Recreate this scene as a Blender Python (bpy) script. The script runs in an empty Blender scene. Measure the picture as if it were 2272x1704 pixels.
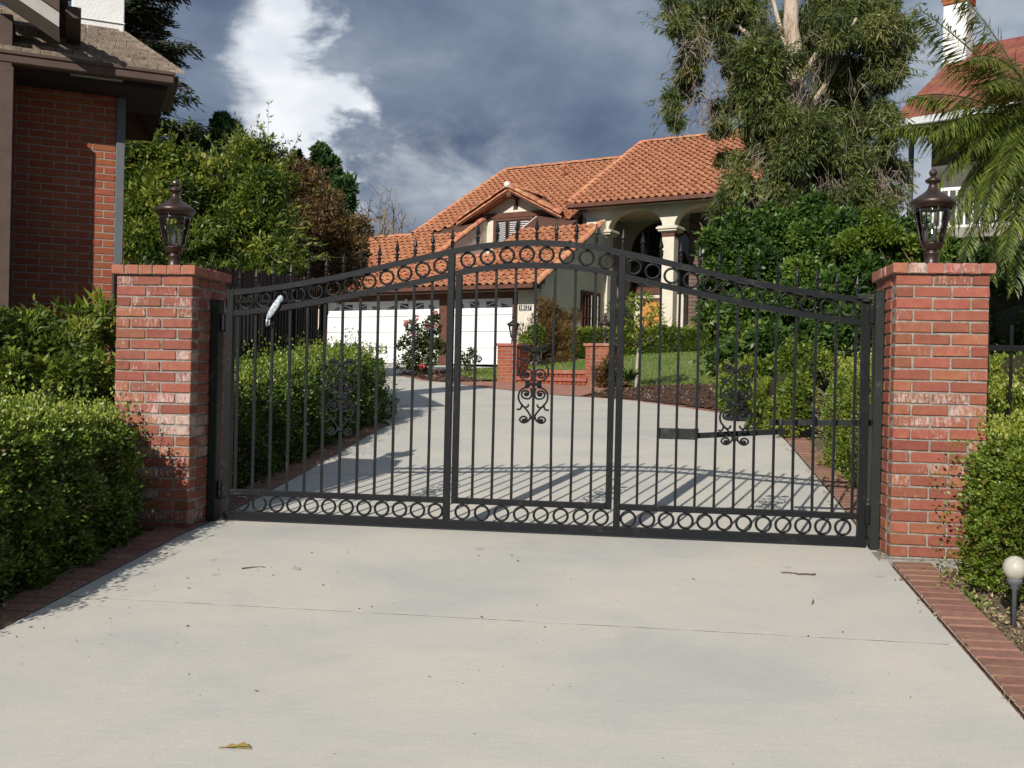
import bpy, math, random
import numpy as np
from mathutils import Vector, Matrix

# ------------------------------------------------------------------ camera, sky, sun, exposure
SC = bpy.context.scene
COL = SC.collection
R = math.radians
ROLL, PITCH, EYE = R(1.3), R(-.21), .965
cam = bpy.data.cameras.new('camera'); cam.lens = 36*2250/2272; cam.sensor_width = 36; cam.sensor_fit = 'HORIZONTAL'
cam.clip_start = .05; cam.clip_end = 3000
camo = bpy.data.objects.new('camera', cam); COL.objects.link(camo)
cr, sr, cp, sp = math.cos(ROLL), math.sin(ROLL), math.cos(PITCH), math.sin(PITCH)
rgt = Vector((cr, -sr*sp, sr*cp)); upv = Vector((-sr, -cr*sp, cr*cp)); fwd = Vector((0, cp, sp))
camo.matrix_world = Matrix(((rgt.x, upv.x, -fwd.x, 0), (rgt.y, upv.y, -fwd.y, 0), (rgt.z, upv.z, -fwd.z, EYE), (0, 0, 0, 1)))
SC.camera = camo

SUN_AZ = R(24.4)          # shadows fall away from the camera and to the right
SUN_EL = R(31.0)
sd = Vector((math.sin(SUN_AZ)*math.cos(SUN_EL), math.cos(SUN_AZ)*math.cos(SUN_EL), -math.sin(SUN_EL)))
sun = bpy.data.lights.new('sun', 'SUN'); sun.energy = 5.0; sun.angle = R(.53); sun.color = (1, .945, .86)
suno = bpy.data.objects.new('sun', sun); COL.objects.link(suno)
suno.rotation_euler = sd.to_track_quat('-Z', 'Y').to_euler(); suno.location = (-20, -40, 40)

SC.view_settings.view_transform = 'Standard'; SC.view_settings.look = 'None'
SC.view_settings.exposure = 0.0; SC.view_settings.gamma = 1.0; SC.view_settings.use_curve_mapping = False
try:
    SC.cycles.use_adaptive_sampling = True; SC.cycles.adaptive_threshold = .015
    SC.cycles.max_bounces = 8; SC.cycles.diffuse_bounces = 1; SC.cycles.glossy_bounces = 3; SC.cycles.transmission_bounces = 4
    SC.cycles.transparent_max_bounces = 16; SC.cycles.use_denoising = True; SC.cycles.caustics_reflective = False; SC.cycles.caustics_refractive = False
except Exception: pass

class NT:
    """short hand for building node trees"""
    def __init__(s, tree): s.t = tree; s.n = tree.nodes; s.n.clear()
    def new(s, typ, **kw):
        nd = s.n.new(typ)
        for k, v in kw.items(): setattr(nd, k, v)
        return nd
    def put(s, nd, **ins):
        for k, v in ins.items():
            sock = nd.inputs[int(k[1:])] if k[0] == '_' and k[1:].isdigit() else nd.inputs[k.replace('_', ' ')]
            if hasattr(v, 'bl_rna') and hasattr(v, 'is_output'): s.t.links.new(v, sock)
            else: sock.default_value = v
        return nd
    def math(s, op, a, b=0.0, c=None, clamp=False):
        nd = s.new('ShaderNodeMath', operation=op, use_clamp=clamp); s.put(nd, _0=a, _1=b)
        if c is not None: s.put(nd, _2=c)
        return nd.outputs[0]
    def noise(s, vec, scale, detail=4, rough=.5, dist=0.0):
        nd = s.new('ShaderNodeTexNoise'); s.put(nd, Scale=scale, Detail=detail, Roughness=rough, Distortion=dist)
        if vec is not None: s.put(nd, Vector=vec)
        return nd.outputs['Fac']
    def ramp(s, fac, stops, interp='LINEAR'):
        nd = s.new('ShaderNodeValToRGB'); e = nd.color_ramp.elements; nd.color_ramp.interpolation = interp
        while len(e) > len(stops): e.remove(e[-1])
        while len(e) < len(stops): e.new(1)
        for el, (p, c) in zip(e, stops):
            el.position = p; el.color = (*c, 1) if len(c) == 3 else c
        s.put(nd, Fac=fac); return nd.outputs['Color']
    def mix(s, fac, a, b, blend='MIX'):
        nd = s.new('ShaderNodeMix', data_type='RGBA', blend_type=blend)
        s.put(nd, _0=fac, _6=a if not isinstance(a, tuple) else (*a, 1) if len(a) == 3 else a, _7=b if not isinstance(b, tuple) else (*b, 1) if len(b) == 3 else b)
        return nd.outputs[2]
    def smooth(s, v, lo, hi):
        nd = s.new('ShaderNodeMapRange', interpolation_type='SMOOTHSTEP'); s.put(nd, Value=v, From_Min=lo, From_Max=hi, To_Min=0.0, To_Max=1.0)
        return nd.outputs[0]

world = bpy.data.worlds.new('World'); SC.world = world; world.use_nodes = True
w = NT(world.node_tree)
SKY_STRENGTH = .1
tc = w.new('ShaderNodeTexCoord').outputs['Generated']
sx = w.new('ShaderNodeSeparateXYZ'); w.put(sx, _0=tc)
dx, dy, dz = sx.outputs
nis = w.new('ShaderNodeTexSky', sky_type='NISHITA', sun_disc=False, sun_elevation=SUN_EL, sun_rotation=math.pi + SUN_AZ)
mp = w.new('ShaderNodeMapping'); w.put(mp, Vector=tc, Location=(3.1, .7, .2), Scale=(1, 1, 1.9))
v = mp.outputs[0]
n1 = w.noise(v, 2.6, 9, .52, .35); n2 = w.noise(v, 7.5, 8, .55, .2)
f = w.math('ADD', w.math('MULTIPLY', w.math('SUBTRACT', n1, .105), .82), w.math('MULTIPLY', n2, .36))
f = w.math('ADD', f, w.math('MULTIPLY', w.math('MULTIPLY', dx, dy), .30))
cloud = w.ramp(f, [(.33, (.085, .122, .20)), (.43, (.145, .194, .283)), (.51, (.205, .258, .345)), (.59, (.31, .368, .45)), (.68, (.47, .52, .59)), (.78, (.72, .75, .79))])
# the bright gap between two cloud banks
n3 = w.noise(v, 5.0, 9, .6, .6)
yy = w.math('MAXIMUM', dy, .08)
q = w.math('ADD', w.math('DIVIDE', dx, yy), w.math('MULTIPLY', w.math('SUBTRACT', n3, .5), .17))
q = w.math('ADD', q, w.math('MULTIPLY', w.math('SUBTRACT', n2, .5), .20))
q = w.math('ADD', q, w.math('MULTIPLY', w.math('SUBTRACT', dz, .25), -.02))
band = w.math('MULTIPLY', w.smooth(q, -.27, -.215), w.math('SUBTRACT', 1.0, w.smooth(q, -.178, -.148)))
band = w.math('MULTIPLY', band, w.smooth(dy, .1, .5))
band = w.math('MULTIPLY', band, w.smooth(dz, .10, .2))
white = w.ramp(w.noise(v, 9, 6, .5), [(.3, (.66, .72, .80)), (.58, (.95, .97, 1.0))])
qx = w.math('DIVIDE', dx, yy)
low_ = w.math('MULTIPLY', w.math('MULTIPLY', w.smooth(qx, -.26, -.14), w.math('SUBTRACT', 1.0, w.smooth(qx, -.06, .10))), w.math('MULTIPLY', w.smooth(dz, .13, .19), w.math('SUBTRACT', 1.0, w.smooth(dz, .20, .29))))
low_ = w.math('MULTIPLY', w.math('MULTIPLY', low_, w.smooth(w.noise(v, 6.5, 8, .6, .5), .40, .66)), w.smooth(dy, .1, .5))
cloud = w.mix(w.math('MULTIPLY', low_, .85), cloud, (.62, .66, .71))
cl = w.mix(band, cloud, white)
sc10 = w.new('ShaderNodeVectorMath', operation='SCALE'); w.put(sc10, _0=cl); sc10.inputs['Scale'].default_value = 1/SKY_STRENGTH
fin = w.mix(.985, nis.outputs[0], sc10.outputs[0])
bg = w.new('ShaderNodeBackground'); w.put(bg, Color=fin, Strength=SKY_STRENGTH)
wo = w.new('ShaderNodeOutputWorld'); w.t.links.new(bg.outputs[0], wo.inputs['Surface'])

# ------------------------------------------------------------------ helpers
rng = np.random.default_rng(7); random.seed(7)
YAW = R(7.7)
GO = Vector((.083, 6.105, 0)); GU = Vector((math.cos(YAW), -math.sin(YAW), 0)); GA = Vector((math.sin(YAW), math.cos(YAW), 0))
def G(u, a, z=0.0): return GO + GU*u + GA*a + Vector((0, 0, z))
HE = Vector((.674, 30.93, 0)); HTH = R(31)
HD = Vector((math.cos(HTH), -math.sin(HTH), 0)); HN = Vector((math.sin(HTH), math.cos(HTH), 0))
def H(s, w_, z=0.0): return HE + HD*s + HN*w_ + Vector((0, 0, z))
PA = [-40, -8, -.2, .5, 4.6, 9, 14, 20, 28, 34, 80, 400]; PZ = [-1.6, -.755, -.03, .014, .40, .70, .925, 1.15, 1.45, 1.5, 1.8, 2.0]
def hgt(a): return float(np.interp(a, PA, PZ))
def ua(x, y):
    p = Vector((x, y, 0)) - GO; return p.dot(GU), p.dot(GA)

def tag(o, label=None, cat=None, group=None, kind=None):
    if label: o['label'] = label
    if cat: o['category'] = cat
    if group: o['group'] = group
    if kind: o['kind'] = kind
    return o
def empty(name, loc=(0, 0, 0), rz=0.0, label=None, cat=None, group=None, kind=None, parent=None):
    o = bpy.data.objects.new(name, None); COL.objects.link(o); o.location = loc; o.rotation_euler = (0, 0, rz); o.empty_display_size = .1
    if parent: o.parent = parent
    return tag(o, label, cat, group, kind)
def link(name, me, mat=None, parent=None, loc=None, rot=None):
    o = bpy.data.objects.new(name, me); COL.objects.link(o)
    if mat is not None and len(me.materials) == 0: me.materials.append(mat)
    if parent is not None: o.parent = parent
    if loc is not None: o.location = loc
    if rot is not None: o.rotation_euler = rot
    return o
def dup(o, parent=None):
    c = o.copy(); COL.objects.link(c); c.parent = parent
    for ch in list(o.children): dup(ch, c)
    return c

class MB:
    """collects verts and faces of one mesh"""
    def __init__(s): s.v = []; s.f = []
    def add(s, vs, fs):
        k = len(s.v); s.v += [tuple(p) for p in vs]; s.f += [tuple(i+k for i in f) for f in fs]; return s
    def box(s, x0, x1, y0, y1, z0, z1, m=None):
        vs = [Vector(p) for p in ((x0,y0,z0),(x1,y0,z0),(x1,y1,z0),(x0,y1,z0),(x0,y0,z1),(x1,y0,z1),(x1,y1,z1),(x0,y1,z1))]
        if m: vs = [m @ p for p in vs]
        return s.add(vs, [(0,3,2,1),(4,5,6,7),(0,1,5,4),(1,2,6,5),(2,3,7,6),(3,0,4,7)])
    def cbox(s, x0, x1, y0, y1, z0, z1, b=.004):
        """box with chamfered vertical and horizontal edges"""
        vs = []; 
        for z, i in ((z0, b), (z0+b, 0), (z1-b, 0), (z1, b)):
            vs += [(x0+i+b*(i == 0), y0+i, z), (x1-i-b*(i == 0), y0+i, z), (x1-i, y0+i+b*(i == 0), z), (x1-i, y1-i-b*(i == 0), z), (x1-i-b*(i == 0), y1-i, z), (x0+i+b*(i == 0), y1-i, z), (x0+i, y1-i-b*(i == 0), z), (x0+i, y0+i+b*(i == 0), z)]
        fs = [tuple(range(7, -1, -1)), tuple(range(24, 32))]
        for r in range(3):
            for k in range(8): fs.append((r*8+k, r*8+(k+1) % 8, r*8+8+(k+1) % 8, r*8+8+k))
        return s.add(vs, fs)
    def tube(s, pts, rad, n=8, closed=False, cap=True):
        pts = [Vector(p) for p in pts]; m = len(pts)
        rads = rad if hasattr(rad, '__len__') else [rad]*m
        ring = []; ref = None
        for i in range(m):
            if closed: t = pts[(i+1) % m]-pts[i-1]
            else: t = pts[min(i+1, m-1)]-pts[max(i-1, 0)]
            if t.length < 1e-9: t = Vector((0, 0, 1))
            t.normalize()
            if ref is None:
                ref = Vector((0, 0, 1)) if abs(t.z) < .9 else Vector((1, 0, 0))
            b = ref - t*ref.dot(t)
            if b.length < 1e-4: b = Vector((1, 0, 0)) - t*t.x
            b.normalize(); c = t.cross(b); ref = b
            ring.append([pts[i] + (b*math.cos(2*math.pi*k/n)+c*math.sin(2*math.pi*k/n))*rads[i] for k in range(n)])
        vs = [p for r_ in ring for p in r_]; fs = []
        for i in range(m if closed else m-1):
            j = (i+1) % m
            for k in range(n): fs.append((i*n+k, i*n+(k+1) % n, j*n+(k+1) % n, j*n+k))
        if cap and not closed: fs += [tuple(range(n-1, -1, -1)), tuple(range((m-1)*n, m*n))]
        return s.add(vs, fs)
    def lathe(s, prof, n=24, c=(0, 0, 0)):
        vs = []; fs = []; m = len(prof)
        for r_, z in prof:
            for k in range(n): vs.append((c[0]+r_*math.cos(2*math.pi*k/n), c[1]+r_*math.sin(2*math.pi*k/n), c[2]+z))
        for i in range(m-1):
            for k in range(n): fs.append((i*n+k, i*n+(k+1) % n, (i+1)*n+(k+1) % n, (i+1)*n+k))
        if prof[0][0] > 1e-5: fs.append(tuple(range(n-1, -1, -1)))
        if prof[-1][0] > 1e-5: fs.append(tuple(range((m-1)*n, m*n)))
        return s.add(vs, fs)
    def prism(s, poly, y0, y1):
        """polygon in x,z pushed along y"""
        n = len(poly)
        return s.add([(x, y0, z) for x, z in poly]+[(x, y1, z) for x, z in poly],
                     [tuple(range(n)), tuple(range(2*n-1, n-1, -1))]+[(k, k+n, (k+1) % n+n, (k+1) % n) for k in range(n)])
    def sweep(s, top, hgt_, y0, y1):
        """rail: list of (x, ztop), constant height, between y0 and y1"""
        n = len(top); vs = []
        for x, z in top: vs += [(x, y0, z-hgt_), (x, y1, z-hgt_), (x, y1, z), (x, y0, z)]
        fs = [(0, 3, 2, 1), (4*n-4, 4*n-3, 4*n-2, 4*n-1)]
        for i in range(n-1):
            for k in range(4): fs.append((4*i+k, 4*i+(k+1) % 4, 4*i+4+(k+1) % 4, 4*i+4+k))
        return s.add(vs, fs)
    def mesh(s, name, mat=None, smooth=False):
        me = bpy.data.meshes.new(name); me.from_pydata(s.v, [], s.f)
        if mat is not None: me.materials.append(mat)
        if smooth: me.polygons.foreach_set('use_smooth', [True]*len(me.polygons))
        me.update(); return me
    def build(s, name, mat, parent=None, smooth=False, loc=None, rot=None, kind=None, label=None):
        o = link(name, s.mesh(name, mat, smooth), None, parent, loc, rot)
        if kind: o['kind'] = kind
        if label: o['label'] = label
        return o

# ------------------------------------------------------------------ materials
def material(name):
    m = bpy.data.materials.new(name); m.use_nodes = True; t = NT(m.node_tree)
    out = t.new('ShaderNodeOutputMaterial'); p = t.new('ShaderNodeBsdfPrincipled'); t.t.links.new(p.outputs[0], out.inputs['Surface'])
    return m, t, p, out
def M(name, c1, c2=None, scale=6.0, rough=.75, bump=0.0, bscale=60.0, rnd=0.0, spec=.3, metal=0.0, detail=5, stretch=(1, 1, 1), lo=.38, hi=.62, local=False, fine=0.0):
    m, t, p, out = material(name)
    if local: pos = t.new('ShaderNodeTexCoord').outputs['Object']
    else: pos = t.new('ShaderNodeNewGeometry').outputs['Position']
    mp = t.new('ShaderNodeMapping'); t.put(mp, Vector=pos, Scale=stretch); pos = mp.outputs[0]
    col = (*c1, 1)
    if c2: col = t.ramp(t.noise(pos, scale, detail, .6), [(lo, c1), (hi, c2)])
    if fine:
        g = t.noise(pos, 160, 2, .6)
        col = t.mix(fine, col if not isinstance(col, tuple) else col, t.ramp(g, [(.3, (.35, .35, .35)), (.7, (1.5, 1.5, 1.5))]), 'MULTIPLY')
    if rnd:
        oi = t.new('ShaderNodeObjectInfo')
        hs = t.new('ShaderNodeHueSaturation')
        vv = t.math('ADD', t.math('MULTIPLY', oi.outputs['Random'], 2*rnd), 1-rnd)
        rr = t.math('FRACT', t.math('MULTIPLY', oi.outputs['Random'], 37.7))
        hh = t.math('ADD', t.math('MULTIPLY', rr, .024), .488)
        t.put(hs, Color=col, Value=vv, Hue=hh); col = hs.outputs[0]
    t.put(p, Base_Color=col, Roughness=rough, Metallic=metal); p.inputs['Specular IOR Level'].default_value = spec
    if bump:
        b = t.new('ShaderNodeBump'); t.put(b, Height=t.noise(pos, bscale, 4, .6), Strength=bump, Distance=.02); t.t.links.new(b.outputs[0], p.inputs['Normal'])
    return m

def brick_mat(name, base, pale, eff=0.0, rnd=.18, mort=False):
    m, t, p, out = material(name)
    pos = t.new('ShaderNodeNewGeometry').outputs['Position']
    oi = t.new('ShaderNodeObjectInfo').outputs['Random']
    c = t.ramp(t.noise(pos, 23, 5, .6), [(.3, base), (.7, pale)])
    hs = t.new('ShaderNodeHueSaturation')
    t.put(hs, Color=c, Value=t.math('ADD', t.math('MULTIPLY', oi, 2*rnd), 1-rnd), Hue=t.math('ADD', t.math('MULTIPLY', t.math('FRACT', t.math('MULTIPLY', oi, 51.3)), .02), .49))
    col = hs.outputs[0]
    if eff:
        sz = t.new('ShaderNodeMapping'); t.put(sz, Vector=pos, Scale=(1, 1, .75))
        sv = t.new('ShaderNodeMapping'); t.put(sv, Vector=pos, Scale=(75, 75, 16))
        n = t.math('ADD', t.math('MULTIPLY', t.noise(sv.outputs[0], 1.0, 4, .65), .55), t.math('MULTIPLY', t.noise(sz.outputs[0], 70, 6, .7, .6), .45)); r2 = t.math('FRACT', t.math('MULTIPLY', oi, 17.13))
        k = t.math('ADD', n, t.math('MULTIPLY', t.math('SUBTRACT', r2, .5), .34))
        k = t.math('ADD', k, t.math('MULTIPLY', t.math('SUBTRACT', t.noise(pos, 3.2, 3), .5), .55))
        k = t.smooth(k, .69-eff*.13, .88-eff*.13)
        col = t.mix(t.math('MULTIPLY', k, .62), col, (.60, .53, .49))
    g = t.noise(pos, 210, 3, .6)
    col = t.mix(.35, col, t.ramp(g, [(.3, (.6, .6, .6)), (.7, (1.3, 1.3, 1.3))]), 'MULTIPLY')
    t.put(p, Base_Color=col, Roughness=.78); p.inputs['Specular IOR Level'].default_value = .35
    b = t.new('ShaderNodeBump'); t.put(b, Height=t.noise(pos, 120, 5, .65), Strength=.35, Distance=.006); t.t.links.new(b.outputs[0], p.inputs['Normal'])
    return m

def leaf_mat(name, stops, rough=.45, trans=.35, spec=.35, patch=0.0):
    m, t, p, out = material(name)
    at = t.new('ShaderNodeAttribute', attribute_name='rnd').outputs['Fac']
    fac = at
    if patch:
        pos = t.new('ShaderNodeNewGeometry').outputs['Position']
        fac = t.math('ADD', at, t.math('MULTIPLY', t.math('SUBTRACT', t.noise(pos, 2.4, 3), .5), patch), clamp=True)
    col = t.ramp(fac, stops)
    t.put(p, Base_Color=col, Roughness=rough); p.inputs['Specular IOR Level'].default_value = spec
    tr = t.new('ShaderNodeBsdfTranslucent'); t.put(tr, Color=t.mix(.5, col, (1.0, 1.15, .35), 'MULTIPLY'))
    mx = t.new('ShaderNodeMixShader'); t.put(mx, _0=trans, _1=p.outputs[0], _2=tr.outputs[0]); t.t.links.new(mx.outputs[0], out.inputs['Surface'])
    return m

def glass_mat(name, tint=(.9, .95, .95), refl=.25, clear=True):
    m, t, p, out = material(name)
    if clear:
        tr = t.new('ShaderNodeBsdfTransparent'); t.put(tr, Color=(*tint, 1)); gl = t.new('ShaderNodeBsdfGlossy'); t.put(gl, Roughness=.06, Color=(1, 1, 1, 1))
        fr = t.new('ShaderNodeLayerWeight'); t.put(fr, Blend=refl)
        mx = t.new('ShaderNodeMixShader'); t.put(mx, _0=fr.outputs['Fresnel'], _1=tr.outputs[0], _2=gl.outputs[0]); t.t.links.new(mx.outputs[0], out.inputs['Surface'])
    else:
        t.put(p, Base_Color=(*tint, 1), Roughness=.06); p.inputs['Specular IOR Level'].default_value = .6
    return m

def iron_mat(name, dark, pale, amount):
    """black paint, dusty and worn"""
    m, t, p, out = material(name)
    pos = t.new('ShaderNodeNewGeometry').outputs['Position']
    k = t.smooth(t.math('ADD', t.math('MULTIPLY', t.noise(pos, 9, 6, .7), .6), t.math('MULTIPLY', t.noise(pos, 70, 4, .7), .4)), .53, .74)
    nz = t.new('ShaderNodeSeparateXYZ'); t.put(nz, _0=t.new('ShaderNodeNewGeometry').outputs['Normal'])
    up = t.smooth(nz.outputs[2], .3, 1.0)
    k2 = t.math('MULTIPLY', t.math('ADD', k, t.math('MULTIPLY', up, .5)), amount, clamp=True)
    t.put(p, Base_Color=t.mix(k2, dark, pale), Roughness=t.math('ADD', .42, t.math('MULTIPLY', k2, .4))); p.inputs['Specular IOR Level'].default_value = .2
    b = t.new('ShaderNodeBump'); t.put(b, Height=t.noise(pos, 55, 4, .6), Strength=.18, Distance=.004); t.t.links.new(b.outputs[0], p.inputs['Normal'])
    return m

def concrete_mat():
    m, t, p, out = material('concrete')
    pos = t.new('ShaderNodeNewGeometry').outputs['Position']
    st = t.new('ShaderNodeMapping'); t.put(st, Vector=pos, Rotation=(0, 0, YAW), Scale=(1.0, 1.5, 1))
    big = t.noise(st.outputs[0], .9, 6, .6, .4); brush = t.new('ShaderNodeMapping'); t.put(brush, Vector=pos, Rotation=(0, 0, YAW), Scale=(6, 120, 1))
    col = t.ramp(big, [(.32, (.455, .447, .42)), (.5, (.52, .498, .445)), (.68, (.57, .53, .45))])
    br = t.noise(brush.outputs[0], 1.0, 4, .65)
    col = t.mix(.5, col, t.ramp(br, [(.25, (.86, .86, .87)), (.75, (1.1, 1.1, 1.09))]), 'MULTIPLY')
    gr = t.math('ADD', t.math('MULTIPLY', t.noise(pos, 330, 3, .7), .5), t.math('MULTIPLY', t.noise(pos, 110, 4, .75), .5))
    col = t.mix(.55, col, t.ramp(gr, [(.32, (.66, .66, .66)), (.68, (1.26, 1.25, 1.23))]), 'MULTIPLY')
    # grey damp-looking stains, a few darker spots
    stn = t.smooth(t.noise(pos, 1.3, 7, .7, .5), .50, .72); col = t.mix(t.math('MULTIPLY', stn, .42), col, (.40, .39, .37))
    vo = t.new('ShaderNodeTexVoronoi'); t.put(vo, Vector=pos, Scale=2.2, Randomness=1.0)
    pv = t.noise(pos, 14, 4, .6); spot = t.math('ADD', vo.outputs['Distance'], t.math('MULTIPLY', t.math('SUBTRACT', pv, .5), .16))
    col = t.mix(t.math('MULTIPLY', t.math('SUBTRACT', 1.0, t.smooth(spot, .045, .075)), .38), col, (.24, .235, .23))
    v2 = t.new('ShaderNodeTexVoronoi'); t.put(v2, Vector=pos, Scale=15, Randomness=1.0)
    gate_ = t.smooth(t.noise(pos, 1.7, 3, .6), .5, .6)
    dot = t.math('MULTIPLY', t.math('SUBTRACT', 1.0, t.smooth(v2.outputs['Distance'], .05, .085)), gate_)
    col = t.mix(t.math('MULTIPLY', dot, .7), col, (.10, .085, .07))
    t.put(p, Base_Color=col, Roughness=.86); p.inputs['Specular IOR Level'].default_value = .25
    b = t.new('ShaderNodeBump'); t.put(b, Height=t.math('ADD', t.math('MULTIPLY', br, .5), t.math('MULTIPLY', gr, .5)), Strength=.35, Distance=.004); t.t.links.new(b.outputs[0], p.inputs['Normal'])
    return m

MT = dict(
    concrete=concrete_mat(),
    brick=brick_mat('pillar brick', (.235, .074, .045), (.295, .108, .068), eff=1.15),
    brick_right=brick_mat('pillar brick cleaner', (.242, .073, .043), (.30, .107, .066), eff=.2),
    cap=brick_mat('cap brick', (.31, .10, .062), (.37, .145, .095), eff=.9, rnd=.1),
    mortar=M('mortar', (.24, .225, .195), (.36, .34, .30), 40, .9, .5, 160),
    wall_brick=brick_mat('house brick', (.27, .07, .03), (.32, .095, .045), rnd=.1),
    wall_mortar=M('pale wall mortar', (.25, .235, .20), (.32, .30, .26), 40, .9),
    paver=brick_mat('edging brick', (.225, .115, .082), (.30, .16, .115), rnd=.14),
    paver_mortar=M('edging mortar', (.30, .25, .20), (.40, .34, .28), 30, .9),
    dark_brick=brick_mat('brown block', (.135, .085, .07), (.18, .115, .095), rnd=.15),
    iron=iron_mat('black iron paint', (.0095, .0105, .0125), (.14, .13, .11), .36),
    iron_worn=iron_mat('weathered post paint', (.022, .026, .024), (.19, .195, .155), .8),
    bronze=M('dark bronze', (.038, .022, .018), (.055, .033, .026), 20, .38, .05, 80, spec=.6, metal=.3),
    glass=glass_mat('clear lamp glass', (.93, .95, .94), .35),
    pane=glass_mat('dark window glass', (.012, .014, .017), clear=False),
    bulb=M('frosted bulb', (.75, .76, .74), rough=.2, spec=.6),
    stucco=M('cream stucco', (.62, .565, .46), (.70, .64, .53), 3, .92, .8, 22, detail=8),
    stucco_side=M('rough trowelled stucco', (.68, .64, .55), (.74, .70, .60), 3, .92, 1.0, 7, detail=8),
    trim=M('brown trim', (.095, .038, .026), (.13, .055, .038), 8, .7, .1, 60),
    trim2=M('dull brown trim', (.085, .058, .046), (.105, .072, .058), 8, .75),
    tile=M('terracotta tile', (.44, .17, .082), (.54, .25, .14), 3.5, .82, .15, 60, rnd=.16, fine=.3),
    tile_field=M('terracotta tile field', (.40, .15, .072), (.56, .265, .15), 4.2, .82, .15, 60, fine=.3),
    tile_edge=M('barrel tile', (.46, .19, .095), (.54, .25, .145), 4, .82, .15, 60, rnd=.1),
    red_tile=M('red roof tile', (.21, .072, .045), (.27, .10, .065), 4, .85, .1, 60, rnd=.1),
    deck=M('roof deck', (.10, .05, .035), rough=.95),
    white_paint=M('white paint', (.80, .80, .79), (.84, .84, .83), 5, .5, spec=.4),
    cool_white=M('white plaster', (.74, .74, .73), (.80, .80, .79), 6, .85, .3, 40),
    gutter_white=M('pale gutter', (.55, .57, .58), rough=.5),
    grey_trim=M('grey metal trim', (.115, .125, .135), (.13, .14, .15), 6, .6),
    shingle=M('weathered shingle', (.21, .165, .125), (.33, .27, .205), 14, .95, .6, 90, rnd=.14, fine=.5),
    pale_board=M('painted board', (.42, .40, .37), (.47, .45, .42), 8, .8),
    door_wood=M('orange oak door', (.52, .22, .05), (.60, .28, .07), 6, .5, .1, 60, stretch=(4, 4, .6)),
    joint=M('joint dirt', (.06, .05, .04), (.34, .325, .29), 7, .95, detail=8, lo=.42, hi=.6),
    soil=M('bare soil', (.10, .075, .05), (.20, .15, .10), 9, .98, .8, 60, fine=.5),
    mulch=M('dark mulch', (.045, .024, .016), (.12, .07, .05), 26, .98, 1.0, 70, detail=8),
    lawn=M('lawn turf', (.10, .175, .034), (.20, .225, .075), 1.6, .95, .8, 140, detail=8, fine=.6),
    far_ground=M('dry ground', (.10, .085, .05), (.14, .12, .07), .8, .98),
    bark=M('brown bark', (.10, .07, .05), (.19, .15, .115), 14, .95, .8, 50, stretch=(1, 1, .3)),
    pale_bark=M('papery pale bark', (.36, .27, .20), (.62, .52, .42), 9, .9, .9, 40, stretch=(1, 1, .25)),
    twig=M('dead grey twig', (.20, .155, .12), (.32, .27, .22), 8, .95),
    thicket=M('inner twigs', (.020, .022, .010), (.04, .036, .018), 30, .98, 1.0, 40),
    plastic=None, wood=M('weathered fence wood', (.20, .135, .085), (.31, .22, .14), 5, .9, .4, 60, stretch=(3, 3, .4)),
)
def plastic():
    m, t, p, out = material('clear plastic sleeve')
    t.put(p, Base_Color=t.ramp(t.noise(t.new('ShaderNodeNewGeometry').outputs['Position'], 28, 4, .6, 1.0), [(.38, (.22, .28, .34)), (.55, (.66, .70, .74)), (.7, (.80, .82, .84))]), Roughness=.18); p.inputs['Specular IOR Level'].default_value = .7
    pos = t.new('ShaderNodeNewGeometry').outputs['Position']
    b = t.new('ShaderNodeBump'); t.put(b, Height=t.noise(pos, 60, 4, .6, 1.0), Strength=.8, Distance=.01); t.t.links.new(b.outputs[0], p.inputs['Normal'])
    return m
MT['plastic'] = plastic()
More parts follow.
